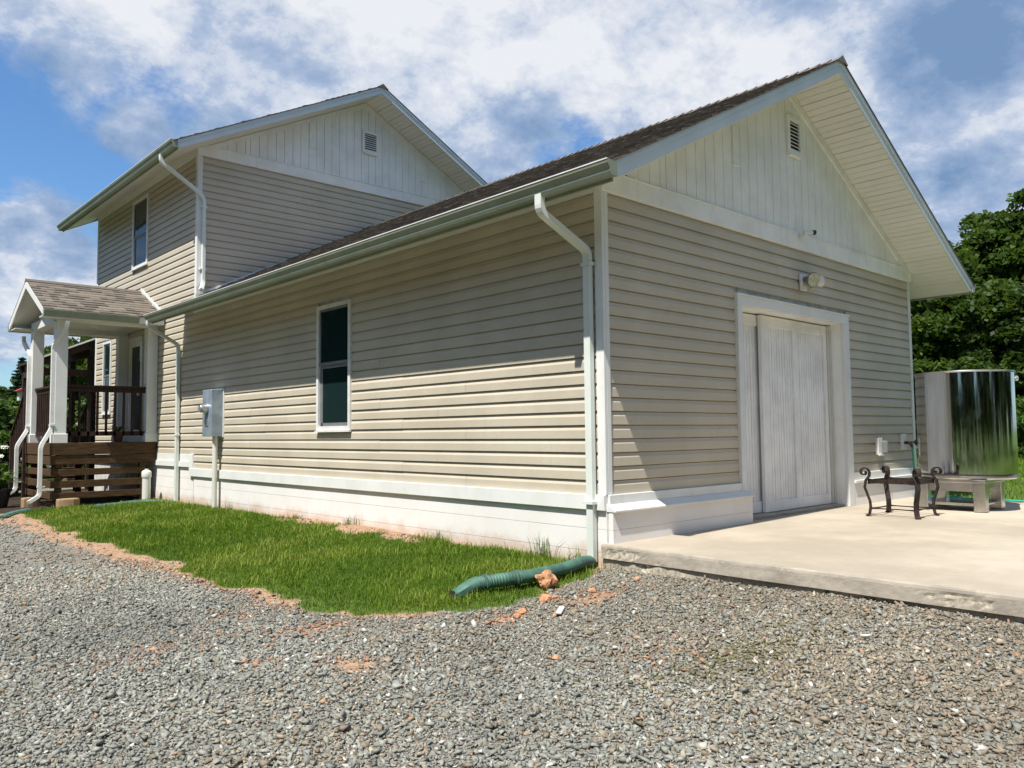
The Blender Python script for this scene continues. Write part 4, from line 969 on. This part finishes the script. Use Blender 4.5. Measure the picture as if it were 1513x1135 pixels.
splash([(-.06, 10.4), (-.5, 10.75), (-1.0, 10.75), (-1.35, 10.6)], .06, 'pale green drain sleeve running from the garage end downspout past the pipe', 'pipe_green')

# ------------------------------------------------------------------ timber shelter behind
ts = thing('timber_shelter', (-.6, 17.4, -.6), 'dark timber lean-to shelter with sloping roof behind the house', 'shelter')
def shz(x): return 2.97+.46*(x-.12)
MB().extr([(.12, 15.95, shz(.12)), (-1.18, 15.95, shz(-1.18)), (-1.18, 15.95, shz(-1.18)-.05), (.12, 15.95, shz(.12)-.05)], (0, 1.9, 0)).obj('roof', M['rail'], ts)
MB().extr([(.12, 15.92, shz(.12)+.02), (-1.18, 15.92, shz(-1.18)+.02), (-1.18, 15.92, shz(-1.18)-.02), (.12, 15.92, shz(.12)-.02)], (0, .03, 0)).obj('roof_edge', M['trim'], ts)
for i in range(4): y = 16+i*.58; MB().extr([(.10, y, shz(.10)-.055), (-1.16, y, shz(-1.16)-.055), (-1.16, y, shz(-1.16)-.20), (.10, y, shz(.10)-.20)], (0, .05, 0)).obj('rafter', M['rail'], ts)
for bx in ((-1.1, -1.0, 15.98, 17.85, 2.03, 2.20), (-.06, .04, 15.98, 17.85, 2.50, 2.68), (-.99, -.07, 16.06, 16.14, 2.02, 2.18)): MB().box(*bx).obj('beam', M['rail'], ts)
for x, y, zt in ((-1.05, 16.1, 2.03), (-.01, 16.12, 2.5), (-1.05, 17.7, 2.03), (-.01, 17.7, 2.5)): MB().box(x-.06, x+.06, y-.06, y+.06, -.65, zt).obj('post', M['rail'], ts)

# ------------------------------------------------------------------ vegetation (numpy leaves)
def leaf_quads(P, size, tint, name, mat, flat=.5, aspect=1.5, parent=None, seed=0):
    rg = np.random.default_rng(seed); n = len(P)
    d1 = rg.normal(size=(n, 3)); d1[:, 2] *= flat; d1 /= np.linalg.norm(d1, axis=1)[:, None]
    d2 = rg.normal(size=(n, 3)); d2[:, 2] *= flat; d2 -= (d1*d2).sum(1)[:, None]*d1; d2 /= np.linalg.norm(d2, axis=1)[:, None]
    s = (size*rg.uniform(.6, 1.35, n))[:, None]; a = d1*s*.5*aspect; b = d2*s*.5
    mid = P+d2*0
    V = np.stack([P-a, mid-b*.9+a*.1, P+a, mid+b*.9+a*.1], 1).reshape(-1, 3)
    me = bpy.data.meshes.new(name); raw(me, V, np.arange(4*n).reshape(-1, 4)); me.materials.append(mat)
    at = me.attributes.new('tint', 'FLOAT', 'POINT'); at.data.foreach_set('value', np.repeat(tint, 4).astype(np.float32)); return me
def crown_points(n, h, w, base, seed, nl=46, flatn=.75):
    rg = np.random.default_rng(seed); C_ = []
    for i in range(nl):
        t_ = rg.uniform(0, 1)**.9; z = base+(h-base)*t_; rr = w*math.sqrt(max(0., 1-((t_-.40)/.64)**2)); a = rg.uniform(0, 2*np.pi); q = rr*rg.uniform(.45, .95)
        C_.append((q*np.cos(a), q*np.sin(a), z, w*rg.uniform(.20, .36)))
    C_ = np.array(C_); pick = rg.integers(0, nl, n); d = rg.normal(size=(n, 3)); d /= np.linalg.norm(d, axis=1)[:, None]
    d[:, 2] = np.where((d[:, 2] < -.2) & (rg.random(n) < .7), -d[:, 2], d[:, 2])
    rr = C_[pick, 3]*(rg.uniform(0, 1, n)**.28)*(1+.22*np.sin(7*d[:, 0]+pick)*np.cos(6*d[:, 1]+pick))
    P = C_[pick, :3]+d*rr[:, None]*np.array([1, 1, flatn]); P[:, 2] = np.minimum(P[:, 2], h+.3); P += rg.normal(size=P.shape)*.07
    tint = np.clip(.42+.17*rg.normal(size=n)+.45*(rg.random(nl)[pick]-.5), 0, 1); return P, tint, C_
def trunk_mesh(h, w, base, C_, seed, r0=.22):
    rg = np.random.default_rng(seed); mb = MB(); pts = [Vector((0, 0, -.1))]; n = 7
    for i in range(1, n+1): pts.append(Vector((rg.normal()*.06*i, rg.normal()*.06*i, h*.85*i/n)))
    mb.tube(pts, 1, 9, rads=[r0*(1.25-.16*i) if i < n else r0*.1 for i in range(n+1)])
    for i in range(0, min(len(C_), 16)):
        c_ = Vector(C_[i, :3]); k = max(1, min(n-1, int((c_.z*.65)/(h*.85)*n))); a = pts[k]; md = a.lerp(c_, .5)+Vector((0, 0, .1*h*.1))
        mb.tube([a, md, c_], 1, 6, rads=[r0*.35, r0*.2, r0*.06])
    return mb.mesh('trunk', M['bark'], True)
def tree_proto(h, w, base, n, size, seed, nl=46, mat='leaf'):
    P, tint, C_ = crown_points(n, h, w, base, seed, nl); return leaf_quads(P, size, tint, 'crown', M[mat], .7, 1.4, seed=seed+1), trunk_mesh(h, w, base, C_, seed)
def place_tree(proto, x, y, s, rot, label, group, cat='tree', name='broadleaf_tree', sz=None):
    o = bpy.data.objects.new(name, None); COL.objects.link(o); o.location = (x, y, gz(x, y)); o.rotation_euler[2] = rot; o.scale = (s, s, sz or s)
    props(o, label, cat, group)
    for nm, me in (('crown', proto[0]), ('trunk', proto[1])):
        c_ = bpy.data.objects.new(nm, me); COL.objects.link(c_); c_.parent = o
    return o
TA = tree_proto(13.5, 4.6, 1.0, 26000, .27, 11, 60); TB = tree_proto(12., 4.2, .8, 24000, .25, 23, 52); TCc = tree_proto(9., 3.4, .3, 15000, .24, 37, 40)
SH = tree_proto(2.0, 1.1, .1, 4200, .11, 51, 22, 'leaf2'); SH2 = tree_proto(3.6, 2.3, .1, 7000, .17, 57, 26, 'leaf2')
def at_bearing(px, dist):
    d = px_dir(px, 630); d.z = 0; d.normalize(); return CAM.x+d.x*dist, CAM.y+d.y*dist
spec = [ # proto, px, distance, scale, label
 (TCc, 1362, 39, .95, 'low dark tree directly behind the right corner of the door wall'),
 (TB, 1395, 44, .66, 'tree whose top shows just below the right roof tip'),
 (TB, 1436, 42, .79, 'rounded mid height tree right of the roof tip'),
 (TCc, 1420, 36, .62, 'low bushy tree above the left half of the steel tank'),
 (TA, 1492, 44, .80, 'tall tree rising highest at the right frame edge'),
 (TCc, 1472, 36, .70, 'low bushy tree above the right half of the steel tank'),
 (TA, 1575, 43, .84, 'tallest woodland tree just outside the frame'),
 (TCc, 1535, 36, .75, 'low bushy tree just outside the frame by the lawn'),
 (TB, 1660, 43, .8, 'woodland tree further right beyond the frame'),
 (TB, 1455, 50, .85, 'dark tree filling the gap behind the rounded mid height tree'),
 (TB, 1310, 47, .65, 'woodland tree hidden behind the garage gable'),
 (TCc, 1330, 37, .6, 'small tree hidden behind the door wall corner')]
for i, (pr_, px_, ds, s_, lab) in enumerate(spec):
    x, y = at_bearing(px_, ds); place_tree(pr_, x, y, s_, i*1.3, lab, 'woodland trees beyond the right lawn')
# undergrowth along the wood's edge
for i, px_ in enumerate((1375, 1405, 1440, 1468, 1500, 1530)):
    x, y = at_bearing(px_, 33.5+(i % 2)); place_tree(SH2, x, y, .45+.06*(i % 3), i*2.1, ['yellow green bush at the foot of the wood, hidden by the tank side', 'yellow green bush behind the left part of the tank', 'yellow green bush behind the middle of the tank', 'yellow green bush behind the right part of the tank', 'yellow green bush at the wood edge right of the tank', 'yellow green bush just beyond the right frame edge'][i], 'bushes along the edge of the wood', 'bush', 'shrub')
# trees left: horizon behind the garden
lt = [(TB, -14, 120, .62, 'far dark tree at the left frame edge'), (TB, 6, 125, .60, 'far dark tree left of the tall spruce'), (TA, 20, 140, .62, 'distant dark tree behind the spruce'), (TCc, 36, 90, .45, 'bushy tree at the foot of the spruce'), (TA, 70, 72, .56, 'leafy tree seen between the two front porch columns'),
      (TB, 100, 66, .62, 'leafy tree seen left over the porch railing'), (TB, 122, 62, .64, 'leafy tree seen under the shelter roof'), (TA, 146, 66, .62, 'leafy tree next to the far corner of the house'), (TCc, 10, 70, .36, 'low round tree in the garden left of the stair rail'), (TCc, -30, 70, .45, 'low tree beyond the left frame edge')]
for i, (pr_, px_, ds, s_, lab) in enumerate(lt):
    x, y = at_bearing(px_, ds); place_tree(pr_, x, y, s_, i*1.9, lab, 'trees beyond the garden')
# unseen trees added behind the viewer to darken reflections in tank and windows
for i in range(32):
    a_ = math.radians(112+7.1*i); R0_ = 27+3*((i*7) % 3)
    place_tree(TA if i % 2 else TB, 1+R0_*math.cos(a_), -4+R0_*math.sin(a_), .82+.1*((i*5) % 3), i*1.1, 'unseen tree added behind the viewer for tank and window reflections', 'trees added for reflections')
# spruce
def conifer():
    rg = np.random.default_rng(5); P = []; T = []; H_ = 8.6; mb = MB(); mb.tube([(0, 0, -.2), (0, 0, H_*.5), (0, 0, H_)], 1, 8, rads=[.22, .13, .02])
    z = .8
    while z < H_-.1:
        L = 2.1*(1-z/H_)**.8+.12; nb = rg.integers(6, 9); a0 = rg.uniform(0, 6.28)
        for b in range(nb):
            a = a0+b*2*np.pi/nb+rg.normal()*.15; LL_ = L*rg.uniform(.7, 1.12); n = int(55*LL_)+8; t_ = rg.random(n)**.8
            droop = -.28*LL_*t_+.12*LL_*t_**2.5; wd = .22*(1-t_*.7)*LL_*.5
            off = rg.normal(size=n)*wd; P.append(np.stack([np.cos(a)*LL_*t_-np.sin(a)*off, np.sin(a)*LL_*t_+np.cos(a)*off, z+droop+rg.normal(size=n)*.03], 1)); T.append(np.clip(.4+.15*rg.normal(size=n), 0, 1))
            mb.tube([(0, 0, z), (math.cos(a)*LL_*.9, math.sin(a)*LL_*.9, z-.2*LL_)], .015, 4)
        z += .34*(1-.3*z/H_)
    return leaf_quads(np.concatenate(P), .20, np.concatenate(T), 'crown', M['needle'], .25, 1.8, seed=2), mb.mesh('trunk', M['bark'])
x, y = at_bearing(30, 50); place_tree(conifer(), x, y, .64, .4, 'tall dark spruce left of the porch columns', None, 'spruce', 'spruce_tree')
# garden shrubs with blossoms
def blossoms(o, n, seed, s_, mats):
    rg = np.random.default_rng(seed); me = {}
    for i in range(n):
        m_ = mats[i % len(mats)]
        if m_ not in me:
            b = MB()
            for k in range(6):
                a = k*math.pi/3; b.add([(0, 0, 0), (.06*math.cos(a-.4), .06*math.sin(a-.4), .02), (.085*math.cos(a), .085*math.sin(a), .035), (.06*math.cos(a+.4), .06*math.sin(a+.4), .02)], [(0, 1, 2, 3)])
            b.lathe((0, 0, 0), [(.03, 0), (.035, .03), (.0001, .05)], 8); me[m_] = b.mesh('blossom', M[m_])
        c_ = bpy.data.objects.new('blossom', me[m_]); COL.objects.link(c_); c_.parent = o
        a = rg.uniform(0, 6.28); z = rg.uniform(.5, 1.9); rr = 1.15*math.sqrt(max(.05, 1-((z-.9)/1.3)**2)); c_.location = (rr*math.cos(a), rr*math.sin(a), z); c_.rotation_euler = (rg.uniform(.6, 1.5), 0, a+1.57)
gs = [(14, 24, 1.0, 'white flowering rose bush left of the stair rail', ('petal',), 40), (-8, 26, 1.1, 'rose bush with red and white flowers at the left frame edge', ('petal', 'petal', 'petal_red'), 36), (4, 21, .62, 'low bush with pale flowers above the potted plant', ('petal',), 22), (110, 27, 1.05, 'white flowering bush seen through the left porch balusters', ('petal',), 40), (128, 30, 1.0, 'white flowering bush seen through the middle balusters', ('petal', 'petal_red'), 30), (30, 32, 1.2, 'leafy garden bush behind the stair rail', ('petal',), 12), (70, 30, 1.2, 'leafy garden bush seen between the front columns', ('petal',), 12), (92, 34, 1.3, 'leafy garden bush behind the near porch column', ('petal',), 8), (146, 32, 1.0, 'leafy garden bush by the far corner of the house', ('petal',), 8)]
for i, (px_, ds, s_, lab, ms, nb) in enumerate(gs):
    x, y = at_bearing(px_, ds); o = place_tree(SH, x, y, s_, i*.9, lab, 'garden bushes', 'bush', 'flowering_shrub'); blossoms(o, nb, i, s_, ms)
# potted plants
def potted(x, y, z, s_, label, mat, dark=False, n=26, L=.55):
    o = thing('potted_plant', (x, y, z), label, 'potted plant', 'potted plants')
    MB().lathe((x, y, z), [(.11*s_, 0), (.16*s_, .26*s_), (.18*s_, .27*s_), (.18*s_, .31*s_), (.15*s_, .31*s_), (.14*s_, .27*s_), (.0001, .27*s_)], 20).obj('pot', M[mat], o, True)
    mb = MB(); rg = random.Random(int(px_*7+x*31))
    for i in range(n):
        a = rg.uniform(0, 6.28); l_ = L*s_*rg.uniform(.6, 1.1); w = .035*s_; le = rg.uniform(.4, 1.1); b0 = Vector((x, y, z+.27*s_)); dv = Vector((math.cos(a), math.sin(a), 0)); sv = Vector((-math.sin(a), math.cos(a), 0))
        p1 = b0+dv*l_*.4*math.cos(le)+Vector((0, 0, l_*.55)); p2 = b0+dv*l_*math.cos(le*.7)+Vector((0, 0, l_*math.sin(le)*.7))
        mb.add([b0-sv*w*.4, b0+sv*w*.4, p1+sv*w, p1-sv*w, p2], [(0, 1, 2, 3), (3, 2, 4)], rg.uniform(.2, .8))
    mb.obj('leaves', M['leaf2'], o, attr='tint')
px_ = 0
x, y = at_bearing(2, 17.8); potted(x, y, gz(x, y), 1.15, 'leafy plant in a dark pot at the left frame edge', 'black')
potted(-.55, 12.1, DK, .62, 'green plant in a terracotta pot on the porch deck by the railing', 'pot', n=18, L=.4)
potted(-1.2, 12.6, DK, .6, 'plant in a dark pot in the middle of the porch deck', 'black', n=22, L=.6)
tbm = MB(); x, y = at_bearing(24, 19.0); z_ = gz(x, y)
pl = thing('timber_edging', (x, y, z_), 'weathered timber edging beam beside the stairs', 'timber')
MB().box(-3.6, -2.15, 13.95, 14.1, -.66, -.55).obj('beam', M['log'], pl)
# red patio parasol edge far in the garden is a hot red cap: a bird house
bh = thing('bird_house', (0, 0, 0), 'small white bird house with red roof above the stair rail', 'bird house')
x, y = at_bearing(34.5, 25); bh.location = (x, y, gz(x, y)); bh['wl'] = [x, y, gz(x, y)]
zz = 1.82
MB().box(x-.05, x+.05, y-.05, y+.05, gz(x, y), zz-.25).obj('post', M['trim'], bh); MB().box(x-.14, x+.14, y-.12, y+.12, zz-.25, zz).obj('bird_box', M['trim'], bh)
MB().extr([(x-.22, y-.18, zz), (x, y-.18, zz+.12), (x+.22, y-.18, zz)], (0, .36, 0)).obj('roof', M['petal_red'], bh)

# ------------------------------------------------------------------ gravel
def gravel():
    N = 400000; rg = np.random.default_rng(3)
    th0 = YAW; rmin, rmax = 1.6, 19.
    rr = np.sqrt(rg.random(N)*(9.5**2-rmin**2)+rmin**2); far = rg.random(N) < .25; rr = np.where(far, np.sqrt(rg.random(N)*(rmax**2-9**2)+81), rr)
    a = th0+rg.uniform(-.80, .78, N); x = CAM.x+rr*np.sin(a); y = CAM.y+rr*np.cos(a)
    ok = ~((x > SX0+.03) & (y < .1)) & ~((x > -.0) & (y > 0)) & ~((y > 11.3) & (x > -2.9))
    d, g, mu = zones(x, y); ok &= (g < .35) & (rg.random(N) > np.clip(d*1.15-.12, 0, .93))
    x, y, rr, d = x[ok], y[ok], rr[ok], d[ok]; n = len(x)
    s = rg.lognormal(math.log(.0092), .38, n)*(1+.5*np.clip((rr-8)/8, 0, 1)); s = np.clip(s, .005, .026)
    base = np.array([[-1, -.8, -1], [1.1, -.6, -1], [.1, 1.1, -1], [-.9, -.7, 1], [1, -.7, 1], [0, 1, 1]], float)
    V = np.repeat(base[None], n, 0)+rg.uniform(-.42, .42, (n, 6, 3)); sc = np.stack([np.ones(n), rg.uniform(.42, .9, n), rg.uniform(.14, .42, n)], 1)*s[:, None]*1.05
    V *= sc[:, None, :]
    q = rg.normal(size=(n, 4))*np.array([1., .24, .24, 1.]); q /= np.linalg.norm(q, axis=1)[:, None]; w, i, j, k = q.T
    Rm = np.stack([1-2*(j*j+k*k), 2*(i*j-k*w), 2*(i*k+j*w), 2*(i*j+k*w), 1-2*(i*i+k*k), 2*(j*k-i*w), 2*(i*k-j*w), 2*(j*k+i*w), 1-2*(i*i+j*j)], 1).reshape(n, 3, 3)
    V = np.einsum('nab,nvb->nva', Rm, V); V[:, :, 0] += x[:, None]; V[:, :, 1] += y[:, None]; V[:, :, 2] += (ground_z(x, y)+s*rg.uniform(.05, .75, n))[:, None]
    F = np.array([[0, 2, 1], [3, 4, 5], [0, 1, 4], [0, 4, 3], [1, 2, 5], [1, 5, 4], [2, 0, 3], [2, 3, 5]]); Q = (F[None]+6*np.arange(n)[:, None, None]).reshape(-1, 3)
    me = bpy.data.meshes.new('gravel'); raw(me, V.reshape(-1, 3), Q); me.materials.append(M['stone'])
    br = rg.normal(-.02, .19, n); gcol = np.array([.240, .244, .212])[None]*np.exp(br)[:, None]
    brown = np.clip(fbm(x, y, .55, 77)*1.5-.68+.75*np.clip((x+3.2)/1.8, 0, 1)*np.clip(1-(y+0)/2, 0, 1), 0, 1); pk = rg.random(n)
    warm = np.array([.240, .203, .148])[None]*np.exp(br)[:, None]; m1 = (pk < .06+brown*.85)[:, None]; gcol = np.where(m1, warm, gcol)
    p2 = rg.random(n); gcol = np.where((p2 < .016)[:, None], np.array([.34, .22, .14]), gcol); gcol = np.where(((p2 > .016) & (p2 < .034))[:, None], np.array([.52, .50, .46]), gcol)
    gcol = np.where((rg.random(n) < d*.7)[:, None], np.array([.32, .19, .12])[None]*np.exp(br)[:, None], gcol)
    moss = np.exp(-((x+1.55)/.62)**2-((y+2.30)/.22)**2)*fbm(x, y, 4, 5)*1.3; gcol = np.where((rg.random(n) < moss)[:, None], np.array([.135, .125, .065]), gcol)
    gcol = gcol*(.75+.5*fbm(x, y, .8, 8))[:, None]*np.where(rg.random(n) < .05, 1.4, 1)[:, None]
    c4 = np.concatenate([np.clip(gcol, .02, .8), np.ones((n, 1))], 1); at = me.attributes.new('scol', 'FLOAT_COLOR', 'POINT'); at.data.foreach_set('color', np.repeat(c4, 6, 0).astype(np.float32).ravel())
    o = link('gravel', me); props(o, 'grey crushed stone gravel covering the drive', 'gravel', kind='stuff'); return n
NG = gravel()
# ------------------------------------------------------------------ grass
def blades(x, y, z, L, wdt, tint, name, mat, seed, lean=.5):
    rg = np.random.default_rng(seed); n = len(x); a = rg.uniform(0, 2*np.pi, n); dv = np.stack([np.cos(a), np.sin(a), 0*a], 1); sv = np.stack([-np.sin(a), np.cos(a), 0*a], 1)
    ln = (np.abs(rg.normal(0, lean, n))+.1); L = L[:, None]; w = wdt[:, None]; P = np.stack([x, y, z], 1); up = np.array([0, 0, 1.])
    c = np.cos(np.clip(ln, 0, 1.3))[:, None]; s = np.sin(np.clip(ln, 0, 1.3))[:, None]
    p1 = P+dv*L*s*.28+up*L*c*.55; p2 = P+dv*L*s*1.0+up*L*c*.92
    V = np.stack([P-sv*w*.5, P+sv*w*.5, p1+sv*w*.42, p1-sv*w*.42, p2+sv*w*.06, p2-sv*w*.06], 1).reshape(-1, 3)
    b = 6*np.arange(n)[:, None]; Q = np.concatenate([b+np.array([0, 1, 2, 3]), b+np.array([3, 2, 4, 5])], 1).reshape(-1, 4)
    me = bpy.data.meshes.new(name); raw(me, V, Q); me.materials.append(M[mat]); at = me.attributes.new('tint', 'FLOAT', 'POINT'); at.data.foreach_set('value', np.repeat(tint, 6).astype(np.float32)); return me
rg = np.random.default_rng(12); N = 215000
x = rg.uniform(-2.8, .02, N); y = -.5+12.2*rg.random(N)**1.25; d, g, mu = zones(x, y); keep = (rg.random(N) < np.clip((g-.25)*1.4, 0, 1)) & (x < -.004); x, y = x[keep], y[keep]
patch = fbm(x, y, 1.6, 61); n = len(x); weed = rg.random(n) < .03+.08*(patch > .58)
L = .020+.026*rg.random(n)+.035*(patch-.4)+weed*rg.uniform(.02, .06, n); nearwall = np.exp(-(x/.25)**2); L += nearwall*.05*rg.random(n)
tint = np.clip(.45+.2*rg.normal(size=n)+.9*(patch-.5)+.7*(fbm(x, y, .7, 90)-.5)+weed*.25, 0, 1); dry = rg.random(n) < .03+.3*nearwall; tint = np.where(dry, .95, tint)
go2 = link('grass', blades(x, y, ground_z(x, y)-.005, L, .0045+.0004*np.clip(y, 0, 12)+weed*.002, tint, 'grass', 'grass', 5)); props(go2, 'short green grass strip between the drive and the long wall', 'grass', kind='stuff')
N = 62000; x = 7.0+30*rg.random(N)**1.7; y = rg.uniform(-13, 16, N); x2 = x; keep = (x > 7.05) & ~((x < 7.2) & (y > 0)); x, y = x[keep], y[keep]; n = len(x)
dd = np.hypot(x-CAM.x, y-CAM.y); tint = np.clip(.52+.16*rg.normal(size=n)+.5*(fbm(x, y, .5, 4)-.5), 0, 1)
lg = link('lawn_grass', blades(x, y, ground_z(x, y)-.005, .05+.002*dd+.02*rg.random(n), .006+.0016*(dd-10), tint, 'lawn_grass', 'grass', 8)); props(lg, 'mown lawn grass right of the patio', 'grass', kind='stuff')
# taller weeds along the wall, one clump each
def clump(x, y, n, L, label, seed, w=.006, mat='weed', sp=.05):
    rg = np.random.default_rng(seed); xs = x+rg.normal(0, sp, n); ys = y+rg.normal(0, sp*1.6, n); xs = np.minimum(xs, -.01)
    me = blades(xs, ys, ground_z(xs, ys)-.01, L*rg.uniform(.5, 1.1, n), np.full(n, w), np.clip(.4+.25*rg.normal(size=n), 0, 1), 'weed_clump', mat, seed, .45)
    return props(link('weed_clump', me), label, 'weed', 'weeds at the foot of the long wall')
for i, (x, y, n, L, lab) in enumerate(((-.06, .75, 46, .30, 'tallest wispy weed clump left of the corner downspout'), (-.08, .32, 34, .20, 'leafy weed clump touching the corner downspout'), (-.05, 2.45, 40, .17, 'spiky weed clump under the block wall left of the wispy weeds'), (-.10, 4.2, 40, .15, 'weed tuft below the right edge of the window'), (-.05, 8.05, 34, .20, 'weed tuft right of the meter conduit'), (-.05, 1.5, 40, .12, 'low weed tuft between wispy and spiky clumps'), (-.12, 5.6, 36, .11, 'low tuft left of the window on bare soil'), (-.02, -.03, 30, .14, 'weed growing at the broken slab corner'))):
    clump(x, y, n, L, lab, 30+i)
for o in bpy.data.objects:
    if 'wl' in o: del o['wl']
print('GRAVEL', NG, 'objects', len(bpy.data.objects))
